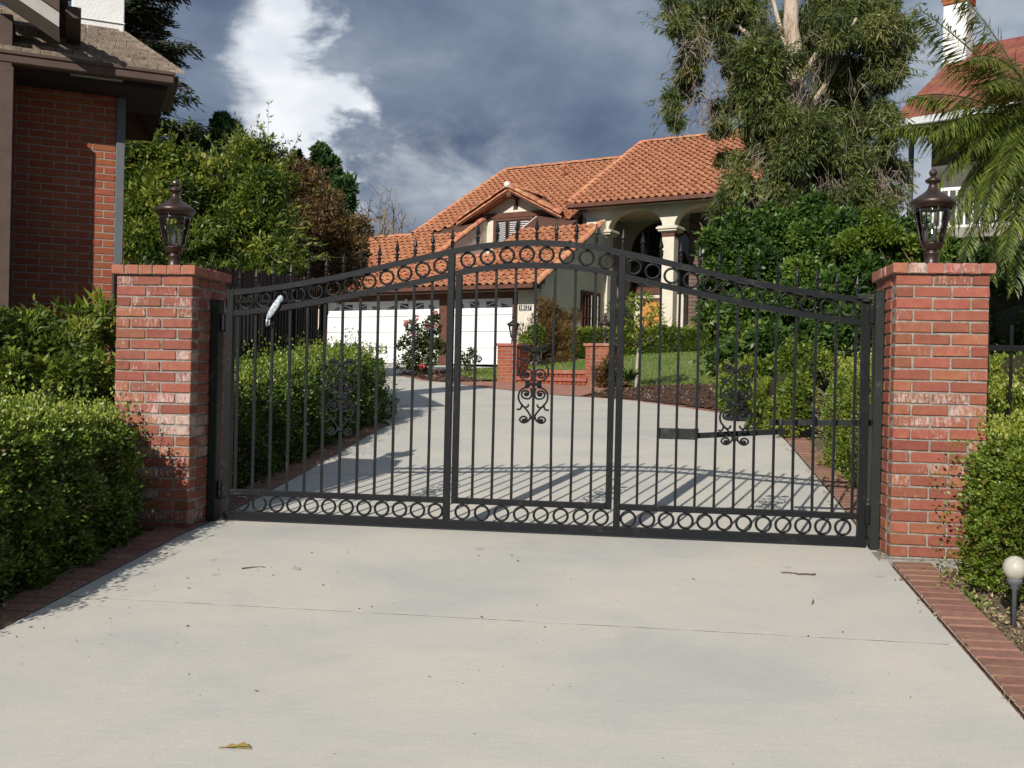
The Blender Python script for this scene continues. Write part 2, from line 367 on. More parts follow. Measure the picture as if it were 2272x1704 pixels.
LF = dict(
    box=leaf_mat('boxwood leaf', [(0, (.12, .08, .03)), (.03, (.06, .105, .012)), (.5, (.14, .215, .022)), (.85, (.27, .34, .045)), (1, (.46, .46, .12))], trans=.16, spec=.5),
    box_deep=leaf_mat('deep green box leaf', [(0, (.10, .07, .025)), (.03, (.04, .08, .012)), (.5, (.09, .155, .018)), (.85, (.19, .26, .034)), (1, (.38, .40, .09))], trans=.16, spec=.5),
    box_yellow=leaf_mat('yellow boxwood leaf', [(0, (.15, .09, .03)), (.03, (.08, .13, .014)), (.5, (.17, .24, .025)), (.85, (.31, .35, .05)), (1, (.48, .45, .12))], trans=.28, spec=.5),
    dark=leaf_mat('dark glossy leaf', [(0, (.025, .055, .012)), (.55, (.055, .115, .02)), (.9, (.11, .185, .03)), (1, (.19, .26, .04))], rough=.4, trans=.2, spec=.4, patch=.5),
    mid=leaf_mat('mid green leaf', [(0, (.055, .10, .012)), (.5, (.14, .205, .024)), (.85, (.25, .30, .04)), (1, (.38, .38, .07))], trans=.38, patch=.7),
    tree=leaf_mat('tree leaf', [(0, (.03, .06, .012)), (.45, (.105, .155, .022)), (.8, (.22, .28, .036)), (1, (.38, .38, .07))], trans=.35, patch=.9),
    olive=leaf_mat('olive narrow leaf', [(0, (.045, .068, .018)), (.5, (.105, .14, .036)), (.8, (.18, .21, .055)), (1, (.29, .27, .09))], trans=.25, patch=.6),
    cypress=leaf_mat('cypress spray', [(0, (.022, .055, .018)), (.6, (.055, .115, .034)), (1, (.11, .18, .05))], rough=.7, trans=.1, spec=.15),
    conifer=leaf_mat('dark needle', [(0, (.02, .035, .018)), (.6, (.045, .065, .03)), (1, (.09, .11, .05))], rough=.7, trans=.1, spec=.15),
    brown=leaf_mat('brownish autumn leaf', [(0, (.06, .045, .018)), (.45, (.14, .085, .034)), (.8, (.20, .115, .048)), (1, (.17, .16, .045))], trans=.2, patch=.5),
    rust=leaf_mat('rusty fine leaf', [(0, (.06, .05, .018)), (.5, (.16, .085, .03)), (.85, (.22, .12, .045)), (1, (.14, .16, .04))], trans=.2),
    palm=leaf_mat('palm leaflet', [(0, (.04, .065, .010)), (.5, (.11, .15, .02)), (.85, (.21, .235, .034)), (1, (.34, .30, .07))], rough=.4, trans=.3, spec=.5),
    rose=leaf_mat('rose leaf', [(0, (.03, .055, .012)), (.6, (.07, .10, .022)), (1, (.13, .15, .04))], trans=.25),
    petal=leaf_mat('pink petal', [(0, (.55, .05, .06)), (.5, (.75, .22, .27)), (1, (.8, .42, .42))], trans=.3),
    litter=leaf_mat('dry leaf litter', [(0, (.12, .08, .045)), (.5, (.28, .20, .12)), (.85, (.44, .35, .22)), (1, (.17, .22, .06))], rough=.9, trans=.05, spec=.1),
    chips=leaf_mat('mulch chips', [(0, (.04, .02, .013)), (.6, (.11, .06, .042)), (.93, (.19, .12, .085)), (1, (.45, .38, .32))], rough=.95, trans=0.0, spec=.1),
    grass=leaf_mat('grass blade', [(0, (.08, .14, .022)), (.5, (.15, .23, .04)), (.85, (.22, .28, .065)), (1, (.34, .29, .12))], trans=.2, spec=.2),
)

# ------------------------------------------------------------------ leaves in bulk
def unit(a): return a/np.maximum(np.linalg.norm(a, axis=1, keepdims=True), 1e-9)
def leaf_mesh(name, c, t, b, L, W, mat, rnd=None, mid=.45):
    """one four-cornered leaf per row: c base, t direction, b side"""
    n = len(c); L = np.broadcast_to(L, n)[:, None]; W = np.broadcast_to(W, n)[:, None]
    nn = np.cross(t, b)
    v = np.empty((n, 4, 3), np.float32)
    v[:, 0] = c; v[:, 1] = c+t*L*mid+b*W*.5+nn*W*.12; v[:, 2] = c+t*L; v[:, 3] = c+t*L*mid-b*W*.5+nn*W*.12
    me = bpy.data.meshes.new(name); me.vertices.add(n*4); me.vertices.foreach_set('co', v.ravel())
    me.loops.add(n*4); me.loops.foreach_set('vertex_index', np.arange(n*4, dtype=np.int32))
    me.polygons.add(n); me.polygons.foreach_set('loop_start', np.arange(0, n*4, 4, dtype=np.int32)); me.polygons.foreach_set('loop_total', np.full(n, 4, np.int32))
    at = me.attributes.new('rnd', 'FLOAT', 'FACE'); at.data.foreach_set('value', (rng.random(n) if rnd is None else rnd).astype(np.float32))
    me.materials.append(mat); me.update(calc_edges=True); return me
def rand_dirs(n): return unit(rng.normal(size=(n, 3)))
def leaves(name, pts, out, L, W, mat, parent, droop=0.0, spread=.9, up=0.0, rnd=None, kind=None, mid=.45):
    """leaves at pts (local) pointing roughly along out"""
    n = len(pts); t = out + rand_dirs(n)*spread; t[:, 2] += up-droop; t = unit(t)
    b = unit(np.cross(t, rand_dirs(n))); l = L*(.65+.7*rng.random(n))
    o = link(name, leaf_mesh(name, pts, t, b, l, l*W/L, mat, rnd, mid), None, parent)
    if kind or parent is not None: o['kind'] = kind or 'stuff'
    return o
def ball_points(cs, rs, per, shell=.55, sq=(1, 1, 1)):
    """points in clumps, more at the outside; returns pts, outward"""
    P, D = [], []
    for c, r, n in zip(cs, rs, per):
        d = rand_dirs(n); q = (shell+(1-shell)*rng.random(n)**.6)[:, None]
        P.append(np.array(c)+d*q*r*np.array(sq)); D.append(d)
    return np.concatenate(P), np.concatenate(D)
def wob(p, k, amp, seed=0):
    s = np.zeros(len(p)); r = np.random.default_rng(seed)
    for i in range(5):
        w_ = r.normal(size=3)*k*(1+.6*i); s += np.sin(p@w_+r.random()*6.28)/(1+.5*i)
    return s*amp/2
def core_ball(name, cs, rs, parent, scale=.72, mat=None, sub=1):
    mb = MB()
    for c, r in zip(cs, rs):
        pr = [(0.001, -1), (.6, -.8), (.95, -.3), (.95, .3), (.6, .8), (0.001, 1)]
        mb.lathe([(a*r*scale, b*r*scale) for a, b in pr], 8, c)
    return mb.build(name, mat or MT['thicket'], parent, True)
def sstep_(x): x = np.clip(x, 0, 1); return x*x*(3-2*x)
def box_hedge(name, root, x0, x1, y0, y1, z0, z1, n, L, W, mat, amp=.03, seed=1, rounded=.12, sprigs=.25, topbias=0.0):
    """clipped hedge in the local frame of root: points over five faces of a wobbling box"""
    A = np.array([(x1-x0)*(y1-y0)*(1+topbias), (x1-x0)*(z1-z0), (x1-x0)*(z1-z0), (y1-y0)*(z1-z0), (y1-y0)*(z1-z0)]); k = rng.choice(5, n, p=A/A.sum())
    a, b = rng.random(n), rng.random(n); P = np.empty((n, 3)); D = np.zeros((n, 3))
    X = x0+(x1-x0)*a; Y = y0+(y1-y0)*np.where(k == 0, b, a); Z = z0+(z1-z0)*b
    P[:, 0] = np.select([k == 3, k == 4], [x0, x1], X); P[:, 1] = np.select([k == 1, k == 2], [y0, y1], Y); P[:, 2] = np.where(k == 0, z1, Z)
    D[k == 0] = (0, 0, 1); D[k == 1] = (0, -1, 0); D[k == 2] = (0, 1, 0); D[k == 3] = (-1, 0, 0); D[k == 4] = (1, 0, 0)
    c = np.array([(x0+x1)/2, (y0+y1)/2, (z0+z1)/2]); h = np.array([(x1-x0)/2, (y1-y0)/2, (z1-z0)/2])
    r = rounded; q = P-c; lim = np.maximum(h-r, .01); inn = np.clip(q, -lim, lim); inn[:, 2] = np.clip(q[:, 2], -h[2], lim[2]); dd = q-inn
    ln = np.linalg.norm(dd, axis=1, keepdims=True); P = c+inn+dd/np.maximum(ln, 1e-6)*np.minimum(ln, r); D = unit(D+.6*dd/np.maximum(ln, 1e-6))
    disp = wob(P, 6, amp, seed)+wob(P, 25, amp*.4, seed+1)-rng.exponential(.035, n)+np.where(rng.random(n) < .06, rng.random(n)*amp*2, 0)
    P = P+D*disp[:, None]; ok = P[:, 2] > z0-.01; P, D = P[ok], D[ok]
    rd = np.clip(rng.normal(.40, .18, len(P))+wob(P, 5, .16, seed+3)+.28*sstep_((P[:, 2]-z1+.16)/.16)-.10*(D[:, 2] < .3), 0, 1)  # random leaf tone; sunlit top and shaded sides also put into the colour
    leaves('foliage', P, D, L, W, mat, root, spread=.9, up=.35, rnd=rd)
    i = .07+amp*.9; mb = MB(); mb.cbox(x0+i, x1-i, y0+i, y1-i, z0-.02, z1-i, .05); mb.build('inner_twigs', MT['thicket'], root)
    # young shoots standing proud of the clipped top
    ns = int(sprigs*160*(x1-x0)*(y1-y0)) if sprigs else 0
    if ns:
        S, T = [], []
        for _ in range(ns):
            bx, by = x0+(x1-x0)*random.random(), y0+(y1-y0)*random.random(); h_ = .03+.06*random.random()
            m = 10; tt = np.linspace(0, 1, m)[:, None]; base = np.array([bx, by, z1-.03]); tip = np.array([random.uniform(-.25, .25)*h_, random.uniform(-.25, .25)*h_, h_+.03])
            S.append(base+tt*tip); T.append(unit(rand_dirs(m)*.8+np.array([0, 0, .7])))
        S = np.concatenate(S); leaves('new_shoots', S, np.concatenate(T), L, W, mat, root, spread=.3, rnd=np.clip(rng.normal(.75, .15, len(S)), 0, 1))
def limb(mb, p0, p1, r0, r1, bend=.1, n=6, sides=7):
    p0, p1 = Vector(p0), Vector(p1); k = Vector(rng.normal(size=3))*bend*(p1-p0).length
    pts = []; 
    for i in range(n):
        t = i/(n-1); pts.append(p0.lerp(p1, t)+k*math.sin(math.pi*t)+Vector(rng.normal(size=3))*bend*.1*(p1-p0).length*(0 < i < n-1))
    mb.tube(pts, [r0+(r1-r0)*i/(n-1) for i in range(n)], sides)
    return pts
# ------------------------------------------------------------------ the setting
def H2G(s, w_):
    p = H(s, w_); return ua(p.x, p.y)
ground_mb = MB(); us = [-500, -60, -20, -8, -3, 3, 8, 20, 60, 500]; As = [-40, -20, -8, -3, -.2, .5, 2.5, 4.6, 9, 14, 20, 28, 34, 50, 80, 200, 400, 900]
for a_ in As:
    for u_ in us: ground_mb.v.append(tuple(G(u_, a_, hgt(a_)-.035)))
for i in range(len(As)-1):
    for j in range(len(us)-1): k = i*len(us)+j; ground_mb.f.append((k, k+1, k+1+len(us), k+len(us)))
tag(ground_mb.build('ground', MT['soil']), 'brown soil ground around the driveway and houses', kind='structure')

import bmesh
DRV = [(2.10, -9), (2.10, -.2), (2.13, 2), (2.15, 6.1), (2.10, 6.6), (1.95, 7.1), (1.65, 7.55), (1.04, 8.45), (.37, 9.25), (-.33, 9.72), (-.72, 9.97), (-1.45, 10.86), (-2.1, 11.62),
       (-2.57, 12.41), (-3.21, 13.3), (-3.72, 13.76), (-4.57, 15.7), (-5.36, 17.97), H2G(-.9, -2.5), H2G(-1.0, .55), H2G(-9.1, .55), H2G(-9.5, -5), (-8.0, 15), (-4.6, 9.5), (-2.9, 6.9), (-2.15, 5.1), (-2.08, 2), (-2.08, -9)]
drive = empty('driveway', label='pale concrete driveway of large slabs', kind='structure')
JOINTS = [-9, -5.2, -1.42, 2.03, 6.75, 11.2, 15.5, 20, 25, 40]
for a0, a1 in zip(JOINTS, JOINTS[1:]):
    bm = bmesh.new(); f_ = bm.faces.new([bm.verts.new((p[0], p[1], 0)) for p in DRV])
    def cut(av, inner=False, outer=False):
        bmesh.ops.bisect_plane(bm, geom=bm.verts[:]+bm.edges[:]+bm.faces[:], plane_co=(0, av, 0), plane_no=(0, 1, 0), clear_inner=inner, clear_outer=outer)
    cut(a0+.006, inner=True); cut(a1-.006, outer=True)
    for av in PA+list(np.arange(a0, a1, .6)):
        if a0+.05 < av < a1-.05: cut(float(av))
    ret = bmesh.ops.extrude_face_region(bm, geom=bm.faces[:]); 
    low = {e for e in ret['geom'] if isinstance(e, bmesh.types.BMVert)}
    for vtx in bm.verts:
        u_, a_ = vtx.co.x, vtx.co.y; p = G(u_, a_, hgt(a_)-(.06 if vtx in low else 0)); vtx.co = p
    bmesh.ops.recalc_face_normals(bm, faces=bm.faces[:])
    me = bpy.data.meshes.new('slab'); bm.to_mesh(me); bm.free(); me.materials.append(MT['concrete']); link('slab', me, None, drive)

for ja in JOINTS[1:-1]:
    jb = MB(); L_ = 5.0 if ja > 11 else 2.06 if ja < 6 else 2.0
    jb.add([tuple(G(-L_-(2 if ja > 6 else 0), ja-.02, hgt(ja-.02)-.0015)), tuple(G(min(L_, 2.06) if ja < 6 else 1.0 if ja < 8 else -4, ja-.02, hgt(ja-.02)-.0015)), tuple(G(min(L_, 2.06) if ja < 6 else 1.0 if ja < 8 else -4, ja+.02, hgt(ja+.02)-.0015)), tuple(G(-L_-(2 if ja > 6 else 0), ja+.02, hgt(ja+.02)-.0015))], [(0, 1, 2, 3)])
    jb.build('joint_dirt', MT['joint'], drive)
def brick_mesh(name, lx, ly, lz, mat, b=.004, jit=.0015, seed=0):
    mb = MB().cbox(-lx/2, lx/2, -ly/2, ly/2, -lz/2, lz/2, b); r = random.Random(seed)
    mb.v = [(x+r.uniform(-jit, jit), y+r.uniform(-jit, jit), z+r.uniform(-jit, jit)) for x, y, z in mb.v]
    return mb.mesh(name, mat)
# brick edging laid crosswise along both sides of the driveway
PAV = [brick_mesh('edging_brick', .212, .094, .05, MT['paver'], .005, .002, i) for i in range(4)]
def edging(name, label, line, side, step=.102, off=.135):
    root = empty(name, label=label, kind='structure'); pts = [Vector((u_, a_)) for u_, a_ in line]; acc = 0; bed = MB(); n = 0
    L = []
    for p, q in zip(pts, pts[1:]):
        ln = (q-p).length; d_ = (q-p)/ln; t = acc
        while t < ln:
            c = p+d_*t+Vector((d_.y, -d_.x))*side*off; L.append((c, d_)); t += step
        acc = t-ln
    for i, (c, d_) in enumerate(L[:300]):
        o = link('brick', PAV[i % 4], None, root, G(c.x, c.y, hgt(c.y)-.022+random.uniform(-.002, .002)))
        o.rotation_euler = (math.atan((hgt(c.y+.1)-hgt(c.y-.1))/.2), 0, -YAW+math.atan2(d_.y, d_.x)-math.pi/2+random.uniform(-.02, .02))
    for i in range(0, len(L), 6):
        c, d_ = L[i]; c2, d2 = L[min(i+6, len(L)-1)]; nrm = Vector((d_.y, -d_.x))*side; n2 = Vector((d2.y, -d2.x))*side
        k = len(bed.v)
        for cc, nn in ((c, nrm), (c2, n2)):
            for e in (-.112, .112): q = cc+nn*e; bed.v.append(tuple(G(q.x, q.y, hgt(cc.y)-.006)))
        bed.f.append((k, k+1, k+3, k+2) if side > 0 else (k, k+2, k+3, k+1))
    bed.build('mortar_bed', MT['paver_mortar'], root); return root
edging('brick_edging', 'red brick edging along the right side of the driveway', [(2.10, -6), (2.10, -.2), (2.13, 2), (2.15, 6.1)], 1)
edging('brick_edging', 'red brick edging in the hedge shade along the left side of the driveway', [(-2.08, -6), (-2.08, 2), (-2.15, 5.1), (-2.9, 6.9)], -1)
edging('brick_edging', 'curved brick edging in front of the mulch bed', [(2.10, 6.6), (1.95, 7.1), (1.65, 7.55), (1.04, 8.45), (.37, 9.25), (-.33, 9.72)], 1, off=.07)
edging('brick_edging', 'curved brick edging around the rose bed', [(-2.57, 12.41), (-3.21, 13.3), (-3.72, 13.76), (-4.57, 15.7), (-5.36, 17.97)], 1, off=.07)

# walk, lawn and beds
WALK = [H2G(*p) for p in ((4.0, -10.62), (5.0, -11.25), (5.75, -11.74), (6.65, -12.18), (7.67, -12.71), (8.1, -12.72), (7.7, -11.2), (7.2, -9.55), (4.55, -9.55), (4.3, -9.9))]
def walkmat():
    m, t, p, out = material('brick walk')
    pos = t.new('ShaderNodeNewGeometry').outputs['Position']; mp = t.new('ShaderNodeMapping'); t.put(mp, Vector=pos, Rotation=(0, 0, HTH))
    b = t.new('ShaderNodeTexBrick'); t.put(b, Vector=mp.outputs[0], Color1=(.33, .13, .085, 1), Color2=(.38, .175, .12, 1), Mortar=(.33, .24, .19, 1), Scale=1.0, Mortar_Size=.006, Brick_Width=.21, Row_Height=.105)
    t.put(p, Base_Color=t.mix(.5, b.outputs[0], t.ramp(t.noise(pos, 5, 5), [(.3, (.8, .8, .8)), (.7, (1.15, 1.15, 1.15))]), 'MULTIPLY'), Roughness=.85); return m
mb = MB(); c = np.mean(WALK, axis=0)
bm = bmesh.new(); bm.faces.new([bm.verts.new((p[0], p[1], 0)) for p in WALK])
for av in np.arange(9.5, 16, .5): bmesh.ops.bisect_plane(bm, geom=bm.verts[:]+bm.edges[:]+bm.faces[:], plane_co=(0, float(av), 0), plane_no=(0, 1, 0))
for vtx in bm.verts: vtx.co = G(vtx.co.x, vtx.co.y, hgt(vtx.co.y)+.006)
bmesh.ops.recalc_face_normals(bm, faces=bm.faces[:]); me = bpy.data.meshes.new('brick_path'); bm.to_mesh(me); bm.free(); me.materials.append(walkmat())
if me.polygons[0].normal.z < 0: me.flip_normals()
tag(link('path', me), 'brick path between the driveway and the garden steps', kind='structure')

def inside(P, poly):
    x, y = P[:, 0], P[:, 1]; r_ = np.zeros(len(P), bool); n = len(poly)
    for i in range(n):
        x0, y0 = poly[i]; x1, y1 = poly[(i+1) % n]; c_ = ((y0 > y) != (y1 > y)) & (x < (x1-x0)*(y-y0)/(y1-y0+1e-12)+x0); r_ ^= c_
    return r_
def pdist(P, poly):
    best = np.full(len(P), 1e9); n = len(poly)
    for i in range(n):
        a_, b_ = np.array(poly[i]), np.array(poly[(i+1) % n]); ab = b_-a_; t = np.clip(((P-a_)@ab)/(ab@ab+1e-12), 0, 1); best = np.minimum(best, np.linalg.norm(P-a_-t[:, None]*ab, axis=1))
    return best
def sstep(x): x = np.clip(x, 0, 1); return x*x*(3-2*x)
def lawn_z(UA):
    d_ = np.minimum(pdist(UA, DRV), pdist(UA, WALK)*1.2); h0 = np.interp(UA[:, 1], PA, PZ); top = np.maximum(1.74-h0, .06)
    return h0+top*sstep(d_/8.0)+.015
gs, gw = np.arange(-.2, 17, .22), np.arange(-15.5, 5.4, .22)
SS, WW = np.meshgrid(gs, gw); P3 = np.array(HE)[:2]+SS.ravel()[:, None]*np.array(HD)[:2]+WW.ravel()[:, None]*np.array(HN)[:2]
q = P3-np.array(GO)[:2]; UA = np.c_[q@np.array(GU)[:2], q@np.array(GA)[:2]]; LZ = lawn_z(UA)
lz_step = (SS.ravel() > 4.4) & (SS.ravel() < 7.3) & (WW.ravel() > -9.8) & (WW.ravel() < -7.5); LZ[lz_step] = np.minimum(LZ[lz_step], 1.215)
bad = inside(UA, DRV) | inside(UA, WALK) | (lz_step & (WW.ravel() < -8.75)) | (UA[:, 0] > 9) | (UA[:, 1] < 6.2)
dd = pdist(UA, DRV); nx = len(gs)
mul = ((SS.ravel() > 7.0) & (dd < 2.5+.5*np.sin(SS.ravel()*1.7))) | ((SS.ravel() < 6.9) & (dd < 1.1)) ; V3 = np.c_[P3, LZ]
for nm, sel, mt, lb in (('lawn', ~mul, MT['lawn'], 'green front lawn rising towards the house'), ('mulch_bed', mul, MT['mulch'], 'dark bark mulch bed along the driveway curve')):
    fs = []
    for i in range(len(gw)-1):
        for j in range(nx-1):
            k = i*nx+j; ids = (k, k+1, k+1+nx, k+nx)
            if not any(bad[m_] for m_ in ids) and (sum(sel[m_] for m_ in ids) >= 3 if nm == 'lawn' else sum(sel[m_] for m_ in ids) >= 2): fs.append(ids)
    mb = MB(); mb.v = [tuple(p) for p in V3]; mb.f = fs; o = mb.build(nm, mt, smooth=True); tag(o, lb, kind='structure')
def scatter_on_lawn(n, want):
    s_ = rng.uniform(-.2, 16, n); w_ = rng.uniform(-15, 5, n); P = np.array(HE)[:2]+s_[:, None]*np.array(HD)[:2]+w_[:, None]*np.array(HN)[:2]
    q = P-np.array(GO)[:2]; U = np.c_[q@np.array(GU)[:2], q@np.array(GA)[:2]]; d_ = pdist(U, DRV); ml = ((s_ > 7.0) & (d_ < 2.5+.5*np.sin(s_*1.7))) | ((s_ < 6.9) & (d_ < 1.1))
    ok = ~(inside(U, DRV) | inside(U, WALK) | ((s_ > 4.5) & (s_ < 7.2) & (w_ > -9.8) & (w_ < -8.6)) | (U[:, 1] < 6.3) | (U[:, 0] > 8)) & (ml == want) & (d_ > .12)
    U = U[ok]; return np.c_[P[ok], lawn_z(U)]
p = scatter_on_lawn(90000, False); z_ = np.tile([0., 0, 1], (len(p), 1))
tag(leaves('lawn_grass', p, z_, .055, .012, LF['grass'], None, spread=.8, mid=.3), 'short clipped blades of grass on the lawn', 'grass', kind='stuff')
p = scatter_on_lawn(70000, True); p[:, 2] += .012
tag(leaves('mulch_chips', p, np.tile([0., 0, .1], (len(p), 1)), .05, .022, LF['chips'], None, spread=1.0), 'loose dark bark chips covering the garden bed', 'mulch', kind='stuff')
# dry litter on the bare strip beside the right pillar
n = 260; U = np.c_[rng.uniform(-2.0, 2.0, n), rng.uniform(-3.6, 5.5, n)]; U[:120, 0] = -2.0+np.abs(rng.normal(0, .45, 120))
p = np.array([tuple(G(a_, b_, hgt(b_)+.0015)) for a_, b_ in U])
tag(leaves('grit', p, np.tile([0., 0, .1], (n, 1)), .010, .006, LF['chips'], None, spread=1.0), 'dark grit and crumbs scattered over the concrete driveway', 'grit', kind='stuff')
n = 9000; U = np.c_[rng.uniform(2.33, 3.4, n), rng.uniform(-3.2, .1, n)]; U[:, 0] += rng.normal(0, .02, n)
p = np.array([tuple(G(a_, b_, hgt(b_)-.028+.012*random.random())) for a_, b_ in U])
tag(leaves('leaf_litter', p, np.tile([0., 0, .15], (n, 1)), .028, .011, LF['litter'], None, spread=1.0), 'dry leaf litter and clippings on the soil below the right boxwood', 'leaf litter', kind='stuff')
n = 520; U = np.c_[2.105+rng.normal(0, .018, n), rng.uniform(-3.2, 6, n)]; U = U[np.sin(U[:, 1]*5.1)+np.sin(U[:, 1]*13+1) > .1]
p = np.array([tuple(G(a_, b_, hgt(b_)+.002)) for a_, b_ in U])
tag(leaves('crack_litter', p, np.tile([0., 0, .1], (len(p), 1)), .03, .010, LF['litter'], None, spread=1.0), 'dry leaf crumbs caught along the right edge of the driveway', 'leaf litter', kind='stuff')
n = 700; U = np.c_[-2.30+rng.normal(0, .07, n), rng.uniform(-3.2, 5, n)]
p = np.array([tuple(G(a_, b_, hgt(b_)+.008)) for a_, b_ in U])
tag(leaves('hedge_litter', p, np.tile([0., 0, .1], (len(p), 1)), .022, .011, LF['litter'], None, spread=1.0), 'fallen hedge leaves on the shaded left brick edging', 'leaf litter', kind='stuff')
n = 1500; U = np.c_[rng.uniform(2.33, 2.9, n), rng.uniform(-3.0, -.5, n)]; keep = (np.sin(U[:, 1]*7)+np.sin(U[:, 0]*11+2)) > .5; U = U[keep]
p = np.array([tuple(G(a_, b_, hgt(b_)-.03)) for a_, b_ in U])
tag(leaves('weeds', p, np.tile([0., 0, .8], (len(p), 1)), .045, .014, LF['grass'], None, spread=.9), 'small green weeds beside the right brick edging', 'weeds', kind='stuff')

# ------------------------------------------------------------------ gate pillars
PB = {}
def pb(lx, ly, mat):
    k = (round(lx, 3), round(ly, 3), mat.name)
    if k not in PB: PB[k] = [brick_mesh('pillar_brick', lx-.0095, ly, .0565, mat, .005, .0028, i+hash(k[0]) % 7) for i in range(5)]
    return random.choice(PB[k])
def pillar(u0, z0, courses, label, mat, flip):
    root = empty('gate_pillar', G(u0, 0, 0), -YAW, label, 'pillar', 'brick gate pillars')
    Wd, S, C_ = .52, .208, .0677; D = .095
    MB().box(.007, Wd-.007, .007, Wd-.007, z0-.1, z0+courses*C_+.01).build('mortar_core', MT['mortar'], root)
    for k in range(courses):
        z = z0+k*C_+.0338; even = (k+flip) % 2
        runs = [S, S, S/2] if even else [S/2, S, S]
        for y, rot in ((D/2, 0), (Wd-D/2, math.pi)):
            x = 0
            for r_ in runs:
                o = link('brick', pb(r_, D, mat), None, root, (x+r_/2+random.uniform(-.001, .001), y+random.uniform(-.0025, .0015), z+random.uniform(-.001, .001)), (random.uniform(-.006, .006), 0, random.uniform(-.008, .008))); x += r_
        side = [S, .122] if even else [.122, S]
        for x in (D/2, Wd-D/2):
            y = D
            for r_ in side:
                link('brick', pb(r_, D, mat), None, root, (x, y+r_/2, z), (0, 0, math.pi/2+random.uniform(-.008, .008))); y += r_
    zt = z0+courses*C_; o_ = .024; T = Wd+2*o_
    MB().box(-o_+.008, Wd+o_-.008, -o_+.008, Wd+o_-.008, zt+.004, zt+.058).build('cap_mortar', MT['mortar'], root)
    cw = T/6; cm = [brick_mesh('cap_brick', cw-.009, .19, .058, MT['cap'], .004, .0018, i) for i in range(4)]; cs = [brick_mesh('cap_brick', .19, (T-.38)/2-.009, .058, MT['cap'], .004, .0018, i) for i in range(3)]
    for i in range(6):
        for y in (-o_+.095, Wd+o_-.095): link('cap_brick', cm[i % 4], None, root, (-o_+cw*(i+.5), y, zt+.0325), (0, 0, random.uniform(-.008, .008)))
    cq = (T-.38)/2
    for i in range(2):
        for x in (-o_+.095, Wd+o_-.095): link('cap_brick', cs[i % 3], None, root, (x, -o_+.19+cq*(i+.5), zt+.0325))
    return root, zt+.062
pl, zl = pillar(-2.123-.52, -.045, 24, 'brick gate pillar on the left with white bloom on its bricks', MT['brick'], 1)
pr, zr = pillar(2.123, 0.0, 24, 'brick gate pillar on the right with clean red bricks', MT['brick_right'], 0)
MB().box(-.06, .58, -.05, .58, -.12, -.005).build('footing', MT['mortar'], pr)

# ------------------------------------------------------------------ lanterns
def lantern(loc, label, group, scale=1.0, rz=0.0):
    root = empty('pillar_lantern', loc, rz, label, 'lantern', group); root.scale = (scale,)*3
    B = MT['bronze']
    MB().lathe([(.047, 0), (.047, .012), (.041, .016), (.040, .085), (.044, .09), (.032, .098), (.032, .112), (.054, .118), (.054, .134), (.063, .14), (.065, .148), (.05, .152)], 28).build('base_post', B, root, True)
    gp = [(.063, .148), (.066, .165), (.073, .20), (.081, .24), (.090, .285), (.098, .325), (.103, .36)]
    MB().lathe(gp, 28).build('glass_shade', MT['glass'], root, True)
    for k in range(6):
        a_ = k*math.pi/3+.26; pts = [((r_+.002)*math.cos(a_), (r_+.002)*math.sin(a_), z) for r_, z in gp]
        MB().tube(pts, .0042, 6).build('rib', B, root, True)
    cap = MB().lathe([(.10, .352), (.112, .36), (.118, .372), (.128, .376), (.131, .384), (.131, .396), (.120, .406), (.085, .428), (.05, .452), (.034, .468), (.026, .485), (.022, .506), (.040, .512), (.044, .52), (.044, .528), (.030, .536), (.018, .546), (.012, .552)], 28).build('roof_cap', B, root, True)
    fin = MB(); fin.lathe([(.010, .55), (.020, .556), (.0245, .568), (.022, .58), (.014, .588), (.001, .594)], 12); fin.build('finial', B, cap)
    for k in range(3):
        a_ = k*2.094+.5; x, y = .03*math.cos(a_), .03*math.sin(a_)
        cd = MB().lathe([(.011, .15), (.011, .225), (.009, .228)], 10, (x, y, 0)).build('candle_sleeve', MT['bulb'], root, True)
        MB().lathe([(.007, .226), (.014, .245), (.013, .262), (.005, .285), (.001, .292)], 10, (x, y, 0)).build('bulb', MT['glass'], cd, True)
    return root
lantern(G(-2.123-.26, .26, zl), 'bronze lantern with clear glass on the left gate pillar', 'lanterns on the gate pillars', rz=.2)
lantern(G(2.123+.26, .26, zr), 'bronze lantern with clear glass on the right gate pillar', 'lanterns on the gate pillars', rz=.2)

# ------------------------------------------------------------------ the driveway gate
UC = .012; GAa = .30; I = MT['iron']
TOP = [(0, 1.852), (.18, 1.846), (.36, 1.827), (.54, 1.793), (.775, 1.742), (1.0, 1.689), (1.22, 1.637), (1.44, 1.594), (1.66, 1.557), (1.88, 1.527), (2.03, 1.512)]
LOW = [(0, 1.712), (.18, 1.706), (.36, 1.686), (.48, 1.663), (.57, 1.641), (.775, 1.595), (1.0, 1.547), (1.22, 1.501), (1.44, 1.459), (1.66, 1.421), (1.88, 1.392), (2.03, 1.377)]
def crv(tab, x):
    xs, zs = zip(*tab); xs = np.array(xs); zs = np.array(zs); x = abs(x)
    # smooth table by averaging two linear reads
    return float((np.interp(x-.06, xs, zs)+2*np.interp(x, xs, zs)+np.interp(abs(x)+.06, xs, zs))/4) if x > .06 else float(np.interp(x, xs, zs))
gate = empty('driveway_gate', G(UC, GAa, 0), -YAW, 'black iron driveway gate with arched top, rings and spear finials', 'gate')
def rail(name, x0, x1, tab, h, y=.019, parent=gate, n=28):
    xs = np.linspace(x0, x1, n); return MB().sweep([(x, crv(tab, x)) for x in xs], h, -y, y).build(name, I, parent)
def flat(name, x0, x1, z0, z1, y=.019, parent=gate): return MB().cbox(x0, x1, -y, y, z0, z1, .002).build(name, I, parent)
